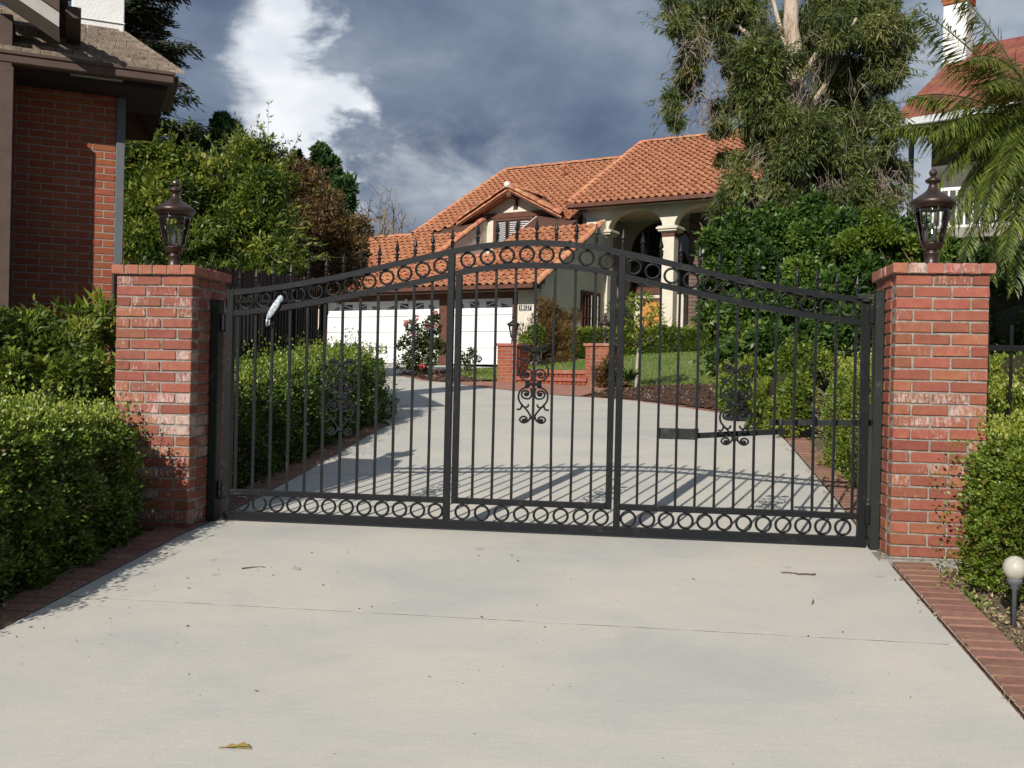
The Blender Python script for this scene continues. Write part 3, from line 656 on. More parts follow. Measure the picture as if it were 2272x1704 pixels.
for sgn in (-1, 1):
    flat('end_stile', *sorted((sgn*2.038, sgn*1.988)), .012, crv(TOP, 2.0), .025)
    flat('centre_stile', *sorted((sgn*.562, sgn*.520)), .066, crv(TOP, .54)-.034, .021)
rail('arched_top_rail', -1.988, 1.988, TOP, .035, .022, n=70)
for x0, x1 in ((-1.988, -.562), (.562, 1.988)):
    rail('arched_lower_rail', x0, x1, LOW, .036); flat('bottom_ring_rail', x0, x1, .172, .209)
flat('bottom_rail', -2.038, 2.038, .014, .066, .022)
wick = empty('wicket_door', (0, 0, 0), parent=gate)
rail('wicket_arch', -.512, .512, LOW, .036, .019, wick, 36)
for sgn in (-1, 1): flat('wicket_stile', *sorted((sgn*.509, sgn*.470)), .172, crv(LOW, .49)-.037, .019, wick)
flat('wicket_sill', -.47, .47, .172, .209, .019, wick)
XS = [.665+.1175*k for k in range(12)]; XM = [.1255*k for k in range(-3, 4)]
def picket(x, parent, bow=0.0):
    z1 = crv(LOW, x)-.034; pts = [(x+bow*math.sin(math.pi*t), 0, .207+(z1-.207)*t) for t in np.linspace(0, 1, 9 if bow else 2)]
    mb = MB(); r_ = .0078
    n = len(pts)
    for i, p in enumerate(pts): mb.v += [(p[0]-r_, -r_, p[2]), (p[0]+r_, -r_, p[2]), (p[0]+r_, r_, p[2]), (p[0]-r_, r_, p[2])]
    for i in range(n-1):
        for k in range(4): mb.f.append((4*i+k, 4*i+(k+1) % 4, 4*i+4+(k+1) % 4, 4*i+4+k))
    mb.build('picket', I, parent)
for x in XS: picket(x, gate, random.uniform(-.003, .003)); picket(-x, gate, random.uniform(-.003, .003))
for i, x in enumerate(XM): picket(x, wick, -.007 if i == 4 else .002*(i % 2))
ringM = MB().tube([(.0445*math.cos(t), 0, .0445*math.sin(t)) for t in np.linspace(0, 2*math.pi, 28, endpoint=False)], .0078, 8, closed=True).mesh('ring', I, True)
RS = [.612+.1177*k for k in range(12)]
for x in RS:
    for s_ in (-1, 1):
        for zc in (.119, (crv(TOP, x)-.035+crv(LOW, x))/2): link('ring', ringM, None, gate, (s_*x, 0, zc))
for k in range(8):
    x = -.437+.1256*k
    for zc in (.119, (crv(TOP, x)-.035+crv(LOW, x))/2): link('ring', ringM, None, gate, (x, 0, zc))
fp = [(.0085, 0), (.0085, .022), (.0125, .026), (.0125, .033), (.0095, .036), (.0135, .046), (.0135, .052), (.0075, .058), (.0065, .066), (.0155, .076), (.014, .084), (.006, .118), (.003, .13), (.0042, .134), (.001, .14)]
finM = MB().lathe(fp, 8).mesh('spear_finial', I)
for x in XS+[-q_ for q_ in XS]+XM+[-.541, .541]:
    o = link('spear_finial', finM, None, gate, (x, 0, crv(TOP, x)-.004), (random.uniform(-.03, .03), random.uniform(-.03, .03), random.random()))
# wrought scroll panels
def spiral(cx, cz, r0, turns, a0, cw, n=26, r1=.004):
    return [(cx+(r0+(r1-r0)*t)*math.cos(a0+cw*turns*2*math.pi*t), 0, cz+(r0+(r1-r0)*t)*math.sin(a0+cw*turns*2*math.pi*t)) for t in np.linspace(0, 1, n)]
def bez(p0, p1, p2, p3, n=14):
    return [tuple(np.array(p0)*(1-t)**3+3*np.array(p1)*t*(1-t)**2+3*np.array(p2)*t*t*(1-t)+np.array(p3)*t**3) for t in np.linspace(0, 1, n)]
def half_scroll(sx, sz):
    """one quarter of the panel, origin at its centre knot"""
    def m(pts): return [(sx*x, 0, sz*z) for x, _, z in pts]
    out = []
    out.append(m(spiral(.036, .052, .026, 1.35, math.pi*.5+.2, -1)[::-1]+bez((.028, 0, .0785), (.005, 0, .078), (.004, 0, .045), (.012, 0, .020))[1:]))
    out.append(m(bez((.026, 0, .016), (.064, 0, .018), (.082, 0, .055), (.068, 0, .09))+bez((.068, 0, .09), (.058, 0, .112), (.024, 0, .135), (.010, 0, .172))[1:]))
    out.append(m(bez((.058, 0, .107), (.048, 0, .128), (.020, 0, .13), (.022, 0, .106), 9)))
    out.append(m(bez((.054, 0, .112), (.058, 0, .135), (.066, 0, .14), (.080, 0, .133), 9)))
    out.append(m(bez((.010, 0, .168), (.012, 0, .20), (.05, 0, .222), (.064, 0, .19))+spiral(.042, .19, .022, 1.15, 0, -1)[1:]))
    return out
def scroll_mesh():
    mb = MB()
    for sx in (-1, 1):
        for sz in (-1, 1):
            for pts in half_scroll(sx, sz): mb.tube(pts, .0048, 6)
            for cx, cz in ((.036, .052), (.042, .19)): mb.lathe([(.001, -.009), (.009, -.006), (.011, 0), (.009, .006), (.001, .009)], 8, (sx*cx, 0, sz*cz))
    for x in (-.03, .03): mb.lathe([(.006, -.022), (.012, -.017), (.012, -.006), (.008, 0), (.012, .006), (.012, .017), (.006, .022)], 8, (x, 0, 0))
    mb.cbox(-.036, .036, -.012, .012, -.007, .007, .003); mb.cbox(-.017, .017, -.015, .015, -.009, .009, .003)
    for z in (-.178, .178): mb.cbox(-.016, .016, -.013, .013, z-.008, z+.008, .003)
    return mb.mesh('scroll_panel', I, False)
scM = scroll_mesh()
for x, z in ((-1.253, .832), (0.0, .943), (1.253, .845)): link('scroll_panel', scM, None, wick if x == 0 else gate, (x, -.004, z)).scale = (1.28, 1.15, 1.19)
# hinge posts
def hinge_post(u0, u1, a0, a1, z1, label, side):
    root = empty('hinge_post', G((u0+u1)/2, (a0+a1)/2, 0), -YAW, label, 'post'); w2, d2 = (u1-u0)/2, (a1-a0)/2
    MB().cbox(-w2, w2, -d2, d2, -.05, z1, .004).build('post_tube', MT['iron_worn'], root)
    for z in (.2, z1-.14):
        b = MB(); b.cbox(*(sorted((-side*w2, -side*(w2+.03)))), -.02, .02, z-.05, z+.05, .003); b.tube([(-side*(w2+.016), 0, z-.06), (-side*(w2+.016), 0, z+.06)], .014, 10); b.build('hinge', MT['iron'], root)
    MB().cbox(-w2-.004, w2+.004, -d2-.004, d2+.004, z1, z1+.008, .002).build('post_cap', MT['iron_worn'], root)
    return root
hinge_post(-2.115, -2.062, .25, .34, 1.44, 'dark flaking steel hinge post against the left brick pillar', -1)
rp = hinge_post(2.068, 2.121, .24, .32, 1.545, 'weathered grey green steel hinge post against the right brick pillar', 1)
mb = MB(); mb.cbox(-.13, -.028, -.02, .02, -.03, .0, .003); mb.lathe([(.03, -.045), (.034, -.04), (.034, -.034), (.012, -.03)], 12, (-.075, 0, 0)); mb.build('top_bracket', MT['iron_worn'], rp, loc=(0, 0, 1.53))
# gate opener
op = empty('gate_opener', G(UC, GAa, 0), -YAW, 'black folding gate opener arm behind the right side of the gate', 'gate opener')
MB().cbox(.785, 1.03, .012, .026, .622, .69, .003).build('mounting_plate', MT['iron_worn'], op)
MB().tube([(1.02, .06, .64), (1.02, .06, .69)], .016, 10).build('pivot', I, op, True)
mb = MB(); mb.sweep([(1.02, .662), (1.56, .705)], .034, .05, .075); mb.build('front_arm', I, op)
MB().tube([(1.535, .075, .675), (1.535, .075, .765)], .012, 10).build('elbow', MT['iron_worn'], op, True)
mb = MB(); mb.sweep([(1.47, .758), (2.24, .775)], .036, .09, .115); mb.build('rear_arm', MT['iron_worn'], op)
MB().cbox(2.13, 2.36, .33, .55, .25, .86, .012).build('motor_housing', I, op)
# rolled newspaper in a plastic sleeve
pp = empty('plastic_wrapped_newspaper', G(UC-1.70, GAa-.035, 1.405), -YAW, 'rolled newspaper in a shiny plastic sleeve tucked into the gate rings', 'newspaper')
ax = Vector((.105, .012, .165)); mb = MB()
pp.scale = (.9, .62, .9)
rp_ = [(-.52, .006), (-.46, .014), (-.42, .019), (-.2, .023), (.1, .025), (.3, .021), (.42, .024), (.5, .012)]
mb.tube([ax*t for t, _ in rp_], [r_ for _, r_ in rp_], 12); mb.build('sleeve', MT['plastic'], pp, True)
mb = MB(); mb.tube([ax*-.5, ax*-.62+Vector((.01, 0, 0)), ax*-.80+Vector((.028, 0, -.01)), ax*-.76+Vector((.045, 0, 0)), ax*-.55+Vector((.022, 0, 0))], [.007, .008, .006, .006, .005], 6); mb.build('sleeve_tail', MT['plastic'], pp, True)

# ------------------------------------------------------------------ small things in the foreground
gl = empty('globe_light', G(2.46, -1.02, hgt(-1.02)-.03), 0, 'small white globe garden light on a stake below the right boxwood', 'garden light')
MB().lathe([(.001, .215), (.022, .218), (.040, .232), (.051, .255), (.054, .272), (.051, .29), (.040, .312), (.022, .325), (.001, .33)], 24).build('globe', M('cream globe', (.50, .48, .40), (.42, .40, .33), 40, .4), gl, True)
MB().lathe([(.012, 0), (.012, .17), (.02, .175), (.02, .19), (.032, .2), (.036, .215), (.034, .226), (.026, .226)], 16).build('stake', MT['grey_trim'], gl, True)
leafM = []
for i in range(3):
    mb = MB(); L_ = [.018, .012, .024][i]; mb.add([(0, 0, .002), (L_*.45, L_*.22, .006), (L_, 0, .003), (L_*.45, -L_*.2, .004), (L_*.4, 0, .001)], [(0, 4, 1), (4, 2, 1), (0, 3, 4), (4, 3, 2)]); leafM.append(mb.mesh('dry_leaf', M('dry leaf %d' % i, [(.10, .07, .05), (.07, .05, .04), (.14, .09, .05)][i], rough=.9)))
for i, (u_, a_) in enumerate([(-1.15, -.45), (-.2, -.35), (-.02, -.32), (.02, -.42), (.35, -.72), (1.0, -.62), (-.55, -1.35), (-.9, -1.05), (-1.55, -1.2), (-1.62, -1.05), (1.62, -1.35), (-.02, -1.40), (.22, -1.18), (.60, -.18), (-1.1, -.8), (-1.3, -1.75), (.3, -1.5), (-.7, -2.4)]):
    o = link('dry_leaf', leafM[i % 3], None, None, G(u_, a_, hgt(a_)+.002), (0, 0, random.uniform(0, 6))); o.scale = (1.1, 1.1, 1.1); tag(o, 'tiny dry leaf bit lying on the pale concrete driveway', 'leaf', 'dry leaf bits on the driveway')
def twig(u_, a_, rz, segs, label):
    mb = MB()
    for p, q_ in segs: mb.tube([(p[0], p[1], .004), ((p[0]+q_[0])/2+.004, (p[1]+q_[1])/2, .007), (q_[0], q_[1], .004)], .0038, 5)
    o = mb.build('fallen_twig', MT['bark'], None, loc=G(u_, a_, hgt(a_)+.001), rot=(0, 0, rz)); tag(o, label, 'twig')
twig(1.55, -.95, -.13, [((0, 0), (.02, .10)), ((.02, .10), (-.05, .19)), ((.02, .10), (.08, .13)), ((.08, .13), (.075, .22)), ((-.05, .19), (-.12, .25)), ((-.05, .19), (-.04, .27)), ((.05, .12), (.02, .16)), ((-.08, .22), (-.13, .23))], 'thin forked twig lying on the right of the driveway slab')
twig(1.47, -.42, 0, [((0, .01), (.07, 0)), ((.07, 0), (.08, -.02)), ((.08, -.02), (.17, -.03)), ((.15, -.028), (.18, -.015))], 'short crooked twig lying near the right end of the gate')
twig(-1.42, -.83, .2, [((0, 0), (.09, .03)), ((.09, .03), (.12, .01))], 'short bent twig lying near the left edge of the driveway')
mb = MB(); mb.add([(0, 0, .003), (.02, .014, .012), (.05, .006, .006), (.03, -.012, .009)], [(0, 1, 2, 3)]); mb.add([(.02, 0, .004), (.06, .02, .016), (.085, .0, .008), (.05, -.01, .012)], [(0, 1, 2, 3)]); mb.tube([(-.02, .0, .003), (.03, .0, .005), (.09, -.006, .004)], .002, 5)
tag(mb.build('fallen_leaf', M('yellow green leaf', (.25, .24, .05), (.30, .12, .06), 60, .7), None, loc=G(-.63, -2.86, hgt(-2.86)+.002)), 'yellow green fallen leaf alone at the bottom of the driveway', 'leaf')
# iron fences beside the pillars
def iron_fence(name, p0, p1, h, n, label, mats=I):
    p0, p1 = Vector(p0), Vector(p1); root = empty(name, p0, math.atan2(p1.y-p0.y, p1.x-p0.x), label, 'fence'); ln = (p1-p0).to_2d().length; dz_ = (p1.z-p0.z)
    me = MB().cbox(-.008, .008, -.008, .008, .05, h, .002).mesh('picket', mats)
    for i in range(n): x = ln*(i+.5)/n; link('picket', me, None, root, (x, 0, dz_*x/ln))
    for z in (.12, h-.12): MB().sweep([(0, z), (ln, z+dz_)], .035, -.014, .014).build('rail', mats, root)
    k = max(2, int(ln/1.6)+1)
    for i in range(k): x = ln*i/(k-1); MB().cbox(x-.025, x+.025, -.025, .025, -.05+dz_*x/ln, h+.05+dz_*x/ln, .003).build('fence_post', mats, root)
iron_fence('iron_fence', G(2.66, .30, 0), G(4.4, .30, 0), 1.36, 13, 'black iron fence panel to the right of the right brick pillar')
iron_fence('iron_fence', G(-3.15, 1.2, .08), G(-3.86, 7.8, .62), 1.55, 48, 'long black iron fence behind the left hedge inside the gate')
po = MB().cbox(-.05, .05, -.05, .05, 0, 1.42, .006).build('fence_post', MT['wood'], None, loc=G(2.94, .02, -.03)); tag(po, 'weathered wooden post at the right edge beside the boxwood', 'post')
# ------------------------------------------------------------------ the tiled house
KP = .557; ZE = 3.955; house = empty('tile_roofed_house', HE, -HTH, 'cream stucco house with orange tile roofs, arcade and white garage doors', 'house')
ST, TR = MT['stucco'], MT['trim']
def hbox(name, s0, s1, w0, w1, z0, z1, mat, parent=house, b=0.0, label=None):
    mb = MB(); (mb.cbox(s0, s1, w0, w1, z0, z1, b) if b else mb.box(s0, s1, w0, w1, z0, z1)); return mb.build(name, mat, parent, label=label)
def hpoly_w(name, poly, w0, w1, mat, parent=house): return MB().prism(poly, w0, w1).build(name, mat, parent)          # polygon in s,z
def hpoly_s(name, poly, s0, s1, mat, parent=house):                                                                     # polygon in w,z
    n = len(poly); return MB().add([(s0, w_, z) for w_, z in poly]+[(s1, w_, z) for w_, z in poly], [tuple(range(n-1, -1, -1)), tuple(range(n, 2*n))]+[(k, (k+1) % n, (k+1) % n+n, k+n) for k in range(n)]).build(name, mat, parent)
def rz_(w_, z0=ZE, w0=0.0): return z0+KP*(w_-w0)
# walls of the garage block
hbox('garage_wall', -1.0, -.15, .6, .8, 1.2, 3.98, ST); hbox('garage_wall', -9.55, -8.97, .6, .8, 1.2, 3.98, ST)
hbox('garage_header', -8.97, -1.0, .6, .8, 3.6, 3.98, TR)
for s0, s1 in ((-9.0, -8.95), (-4.01, -3.70), (-1.19, -1.0)): hbox('door_post', s0, s1, .585, .79, 1.2, 3.599, TR)
hpoly_s('side_wall', [(.8, 1.2), (5.3, 1.2), (5.3, rz_(5.3)-.12), (.8, rz_(.8)-.12)], -.36, -.15, MT['stucco_side'])
hpoly_s('garage_side_wall', [(.8, 1.2), (8.2, 1.2), (8.2, 4.2), (4.35, rz_(4.35)-.14), (.8, rz_(.8)-.14)], -9.55, -9.4, ST)
hbox('house_body', -8.0, -1.2, 6.2, 17, 1.2, 6.6, ST); hbox('house_body', 2.1, 6.0, 8.2, 17, 1.2, 7.2, ST)
# garage doors
def garage_door(s0, s1, lites):
    d_ = empty('garage_door', (0, 0, 0), parent=house); hs_ = (3.585-1.45)/4
    for k in range(4): hbox('door_section', s0, s1, .725, .765, 1.45+k*hs_+.010, 1.45+(k+1)*hs_-.008, MT['white_paint'], d_)
    hbox('door_backing', s0, s1, .77, .79, 1.45, 3.585, MT['white_paint'], d_)
    for k in range(4):
        for r_ in range(3): hbox('panel_rib', s0+.05, s1-.05, .721, .7245, 1.45+k*hs_+.12+r_*.15, 1.45+k*hs_+.128+r_*.15, MT['white_paint'], d_)
    for (a_, b_, kind) in lites:
        if kind == 'l': poly = [(a_, 3.285), (b_, 3.285), (b_, 3.42), (a_+.12, 3.36)]
        elif kind == 'r': poly = [(a_, 3.285), (b_, 3.285), (b_-.12, 3.36), (a_, 3.42)]
        else: poly = [(a_, 3.285), (b_, 3.285), (b_, 3.48), (a_, 3.48)]
        MB().prism(poly, .714, .7205).build('window_pane', MT['pane'], d_)
        m_ = MB()
        if kind in 'lr': 
            x0, x1 = (a_, b_) if kind == 'l' else (b_, a_); m_.prism([(x0, 3.312), (x1, 3.335), (x1, 3.352), (x0, 3.322)], .706, .7135)
        else:
            x0, x1 = (a_, b_) if kind == 'L' else (b_, a_); m_.prism([(x0, 3.47), (x0, 3.44), (x1, 3.33), (x1, 3.36)], .706, .7135); m_.prism([(x0, 3.335), (x0, 3.322), (x1, 3.312), (x1, 3.325)], .702, .7055)
        m_.build('muntin', MT['white_paint'], d_)
garage_door(-8.95, -4.01, [(-8.72, -8.42, 'l'), (-8.18, -7.81, 'L'), (-7.53, -7.18, 'R'), (-6.92, -6.57, 'r'), (-6.30, -5.98, 'l'), (-5.72, -5.38, 'L'), (-5.06, -4.74, 'R'), (-4.53, -4.22, 'r')])
garage_door(-3.70, -1.19, [(-3.45, -3.14, 'l'), (-2.87, -2.53, 'L'), (-2.25, -1.90, 'R'), (-1.68, -1.35, 'r')])
MB().lathe([(.05, 0), (.05, .03), (.03, .04), (.07, .12), (.07, .14), (.001, .15)], 12).build('flood_light', MT['white_paint'], house, True, loc=(-5.35, .56, 3.62), rot=(math.pi, 0, 0))
# address plaque
pq = hbox('address_plaque', -.945, -.495, .585, .598, 3.155, 3.345, M('plaque black', (.02, .02, .022), rough=.4))
cu = bpy.data.curves.new('digits', 'FONT'); cu.body = '18127'; cu.size = .19; cu.extrude = .003; cu.align_x = 'CENTER'; cu.align_y = 'CENTER'; cu.space_character = 1.0; cu.offset = .001
to = bpy.data.objects.new('digits', cu); COL.objects.link(to); dg = bpy.context.evaluated_depsgraph_get(); me = bpy.data.meshes.new_from_object(to.evaluated_get(dg)); bpy.data.objects.remove(to)
me.materials.clear(); do = link('digits', me, MT['white_paint'], pq, (-.72, .580, 3.25), (math.pi/2, 0, 0)); do.scale = (.86, 1, 1)
for z in (3.158, 3.338): hbox('plaque_edge', -.945, -.495, .58, .5845, z, z+.006, MT['white_paint'], pq)
# side wall window with bars
wn = hbox('side_window', -.15, -.10, 3.25, 4.65, 2.28, 4.02, TR); hbox('window_pane', -.099, -.094, 3.36, 4.54, 2.4, 3.9, MT['pane'], wn)
for k in range(5): hbox('muntin', -.093, -.075, 3.36+.236*(k+.5)-.012, 3.36+.236*(k+.5)+.012, 2.4, 3.9, MT['pale_board'] if k > 1 else TR, wn)
for z in (2.75, 3.15, 3.55): hbox('muntin', -.092, -.08, 3.37, 4.53, z-.012, z+.012, TR, wn)
# notch in the garage roof and the gable behind it
hpoly_s('notch_wall', [(2.2, 5.1), (5.64, 5.1), (5.64, rz_(5.64)-.03), (2.2, rz_(2.2)-.03)], -5.56, -5.44, MT['stucco_side'])
hpoly_s('notch_wall', [(2.2, 5.1), (5.64, 5.1), (5.64, rz_(5.64)-.03), (2.2, rz_(2.2)-.03)], -3.27, -3.15, ST)
hbox('notch_floor', -5.44, -3.27, 2.2, 5.64, 5.05, 5.12, MT['tile_field']); hbox('flashing', -5.6, -3.1, 2.06, 2.2, 5.13, 5.20, M('pink flashing', (.55, .26, .22), rough=.6))
hpoly_w('gable_wall', [(-6.15, 5.0), (-2.1, 5.0), (-2.1, 6.93), (-4.13, 8.0), (-6.15, 6.93)], 5.64, 5.85, ST)
hbox('gable_beam', -5.45, -2.6, 5.55, 5.638, 7.05, 7.24, TR); hbox('beam_bracket', -4.22, -4.02, 5.0, 5.63, 7.72, 7.92, TR); hbox('beam_bracket', -4.16, -4.08, 5.52, 5.63, 7.45, 7.718, TR)
gw_ = hbox('gable_window', -5.12, -3.4, 5.57, 5.638, 5.3, 7.04, TR); hbox('window_pane', -5.0, -3.5, 5.56, 5.568, 5.35, 6.95, MT['pane'], gw_)
for s0, s1 in ((-4.92, -4.55), (-4.38, -4.0), (-3.9, -3.55)):
    for z in np.arange(5.42, 6.9, .075): MB().add([(s0, 5.553, z), (s1, 5.553, z), (s1, 5.535, z+.035), (s0, 5.535, z+.035)], [(0, 1, 2, 3)]).build('shutter_slat', MT['white_paint'], gw_)
    for s_ in (s0-.02, s1+.01): hbox('shutter_stile', s_-.015, s_+.015, 5.53, 5.556, 5.38, 6.92, TR, gw_)
# decks under the tiles
def deck(s0, s1, w0, w1, z0=ZE, w00=0.0, k=KP, name='roof_deck'):
    za, zb = z0+k*(w0-w00), z0+k*(w1-w00); return MB().add([(s0, w0, za-.02), (s1, w0, za-.02), (s1, w1, zb-.02), (s0, w1, zb-.02), (s0, w0, za-.12), (s1, w0, za-.12), (s1, w1, zb-.12), (s0, w1, zb-.12)], [(0, 1, 2, 3), (7, 6, 5, 4), (0, 4, 5, 1), (1, 5, 6, 2), (2, 6, 7, 3), (3, 7, 4, 0)]).build(name, MT['deck'], house)
deck(-10.0, -5.45, 0, 4.35); deck(-3.27, .0, 0, 4.35); deck(-5.45, -3.27, 0, 2.2); deck(-8.05, -5.5, 4.35, 11.2); deck(-3.2, -1.2, 4.35, 11.2); deck(-5.5, -3.2, 5.9, 11.2)
deck(-10.0, -8.05, 4.35, 8.7, 6.378, 4.35, -KP); deck(-8.05, -1.0, 11.2, 19, 10.19, 11.2, -KP)
Z2 = 7.175; W2 = 4.5; deck(-1.35, 6.3, 4.5, 10.6, Z2, W2); deck(-1.35, 6.3, 10.6, 18, Z2+KP*6.1, 10.6, -KP)
# tiles: the lowest courses of the garage roof one by one, the rest as one field
tx = [0, .012, .045, .085, .125, .158, .172, .272]; tz = [.0, .022, .050, .060, .050, .022, .0, .0]; LT = .40; EX = .335
tv = [(x, 0, z*1.15+.052) for x, z in zip(tx, tz)]+[(x, LT, z*.95) for x, z in zip(tx, tz)]+[(x, 0.004, z*1.15+.036) for x, z in zip(tx, tz)]; nt = len(tx)
tf = [(i, i+1, nt+i+1, nt+i) for i in range(nt-1)]+[(2*nt+i, 2*nt+i+1, i+1, i) for i in range(nt-1)]
tm = MB(); tm.v = tv; tm.f = tf; TM = [tm.mesh('roof_tile', MT['tile'])]
for i in range(2):
    t2 = MB(); t2.v = [(x, y, z+random.uniform(-.003, .003)) for x, y, z in tv]; t2.f = tf; TM.append(t2.mesh('roof_tile', MT['tile']))
SL = math.atan(KP); CW = .272
places = []
def tiles(s0, s1, w0, w1, z0, w00, skip=None, tag_=0):
    n = int((s1-s0)/CW+.3); rows = int((w1-w0)/(EX*math.cos(SL))+.5)
    for j in range(rows):
        w_ = w0+j*EX*math.cos(SL)
        for i in range(n):
            s_ = s0+i*CW
            if skip and skip(s_+CW/2, w_): continue
            places.append((tag_*1000+j, s_, w_, z0+KP*(w_-w00)))
notch = lambda s, w_: -5.5 < s < -3.2 and 2.0 < w_ < 5.9
tiles(-9.95, -.02, -.10, 4.3, ZE, 0, notch, 0)
def up_skip(s, w_): return notch(s, w_) or (w_ < 7.6 and abs(s+4.15) < (7.45-w_)*.95+.1)
tiles(-8.0, -1.2, 4.3, 11.15, ZE, 0, up_skip, 1)
tiles(-1.35, 6.2, 4.38, 10.6, Z2, W2, None, 2)
ct, st_ = math.cos(SL), math.sin(SL); fv, ff = [], []
for q_, (key, s_, w_, z_) in enumerate(sorted(places)):
    js, jz = random.uniform(-.006, .006), random.uniform(-.004, .004)
    if q_ < 300: link('roof_tile', TM[q_ % 3], None, house, (s_+js, w_, z_+jz), (SL+random.uniform(-.012, .012), 0, random.uniform(-.012, .012)))
    else:
        k = len(fv); r1 = random.uniform(-.010, .010)
        for x, y, z in tv: fv.append((s_+x+js+y*r1, w_+y*ct-z*st_, z_+y*st_+z*ct+jz))
        ff += [tuple(i+k for i in f_) for f_ in tf]
mb = MB(); mb.v, mb.f = fv, ff; o = mb.build('roof_tile_field', MT['tile_field'], house, kind='stuff')
# barrel tiles on ridges and verges
def half_barrel(r0, r1, ln, n=8):
    mb = MB()
    for x, r_ in ((0, r0), (ln, r1)):
        for sh in (0, -.014):
            for k in range(n+1): a_ = math.pi*k/n; mb.v.append((x, (r_+sh)*math.cos(a_), (r_+sh)*math.sin(a_)*.95))
    m_ = n+1
    for k in range(n): mb.f += [(k, k+1, 2*m_+k+1, 2*m_+k), (m_+k+1, m_+k, 3*m_+k, 3*m_+k+1), (k+1, k, m_+k, m_+k+1)]
    return mb.mesh('barrel_tile', MT['tile_edge'], True)
BT = half_barrel(.115, .098, .43)
def barrels(p0, p1, r_=1.0, up=(0, 0, 1), parent=house):
    p0, p1 = Vector(p0), Vector(p1); d_ = p1-p0; ln = d_.length; d_.normalize(); n = max(1, int(ln/.36)); y_ = Vector(up).cross(d_).normalized(); z_ = d_.cross(y_)
    mt = Matrix((d_, y_, z_)).transposed().to_euler()
    for i in range(n):
        o = link('barrel_tile', BT, None, parent, p0+d_*(ln*i/n)+z_*(.012*(i % 2)), mt); o.scale = (ln/n/.36, r_, r_)
barrels((.02, -.12, ZE-.06), (.02, 4.3, rz_(4.3)+.02), 1.05); barrels((-5.5, 2.15, rz_(2.15)+.03), (-5.5, 5.7, rz_(5.7)+.03)); barrels((-9.98, -.1, ZE-.04), (-9.98, 4.35, rz_(4.35)+.02))
barrels((-8.06, 4.5, rz_(4.5)+.02), (-8.06, 11.2, rz_(11.2)+.02)); barrels((-8.05, 11.2, rz_(11.2)+.02), (-1.2, 11.2, rz_(11.2)+.02)); barrels((-10.0, 4.35, rz_(4.35)+.02), (-8.05, 4.35, rz_(4.35)+.02))
barrels((-1.38, 4.5, Z2+.02), (-1.38, 10.6, Z2+KP*6.1+.02)); barrels((-1.38, 10.6, Z2+KP*6.1+.03), (6.2, 10.6, Z2+KP*6.1+.03))
# gable roof over the dormer
GZ, GH, GK = 8.10, 2.26, .515
for sg in (-1, 1):
    e = (-4.15+sg*GH, 5.0, GZ-GK*GH); MB().add([(-4.15, 4.98, GZ-.05), (-4.15, 8.2, GZ-.05), (e[0], 8.2, e[2]-.05), (e[0], 4.98, e[2]-.05), (-4.15, 4.98, GZ-.13), (-4.15, 8.2, GZ-.13), (e[0], 8.2, e[2]-.13), (e[0], 4.98, e[2]-.13)], [(0, 1, 2, 3), (7, 6, 5, 4), (0, 3, 7, 4), (3, 2, 6, 7)]).build('gable_roof', MT['tile_field'], house)
    barrels((e[0], 5.02, e[2]-.02), (-4.15, 5.02, GZ-.02), 1.25); barrels((e[0], 5.30, e[2]-.04), (-4.15, 5.30, GZ-.04), 1.0); barrels((e[0], 5.62, e[2]-.04), (-4.15, 5.62, GZ-.04), 1.0)
    barrels((e[0], 5.94, e[2]-.04), (-4.15, 5.94, GZ-.04), 1.0)
    x0, x1 = sorted((e[0], -4.15)); poly = [(e[0], e[2]-.20), (-4.15, GZ-.20), (-4.15, GZ-.05), (e[0], e[2]-.05)]
    hpoly_w('barge_board', poly, 5.03, 5.09, TR)
barrels((-4.15, 4.95, GZ+.03), (-4.15, 7.6, GZ+.03), 1.1)
MB().lathe([(.001, -.12), (.09, -.09), (.12, 0), (.09, .09), (.001, .12)], 12).build('ridge_end_cap', MT['cool_white'], house, True, loc=(-4.15, 4.93, GZ+.05))
# gutters and fascias
hbox('gutter', -10.0, -.05, -.14, -.03, ZE-.15, ZE-.03, TR); hbox('fascia', -10, -.06, -.029, .02, ZE-.22, ZE-.06, TR); hbox('soffit', -9.5, -.14, .021, .598, ZE-.17, ZE-.14, MT['pale_board'])
hbox('gutter', -1.4, 6.2, 4.36, 4.47, Z2-.16, Z2-.03, TR); hbox('fascia', -1.38, 6.2, 4.471, 4.51, Z2-.2, Z2-.05, TR); hbox('soffit', -1.3, 6.1, 4.511, 5.06, Z2-.14, Z2-.11, MT['pale_board'])
# roof vents
for s_, w_, z0, w00, h_ in ((-4.2, 9.4, ZE, 0, .75), (-.5, 7.8, Z2, W2, .25)):
    MB().lathe([(.05, -.2), (.05, h_*.55), (.085, h_*.6), (.085, h_*.75), (.04, h_*.8), (.03, h_)], 10).build('roof_vent', M('rusty vent %d' % int(h_*100), (.38, .14, .09), rough=.7), house, True, loc=(s_, w_, z0+KP*(w_-w00)))
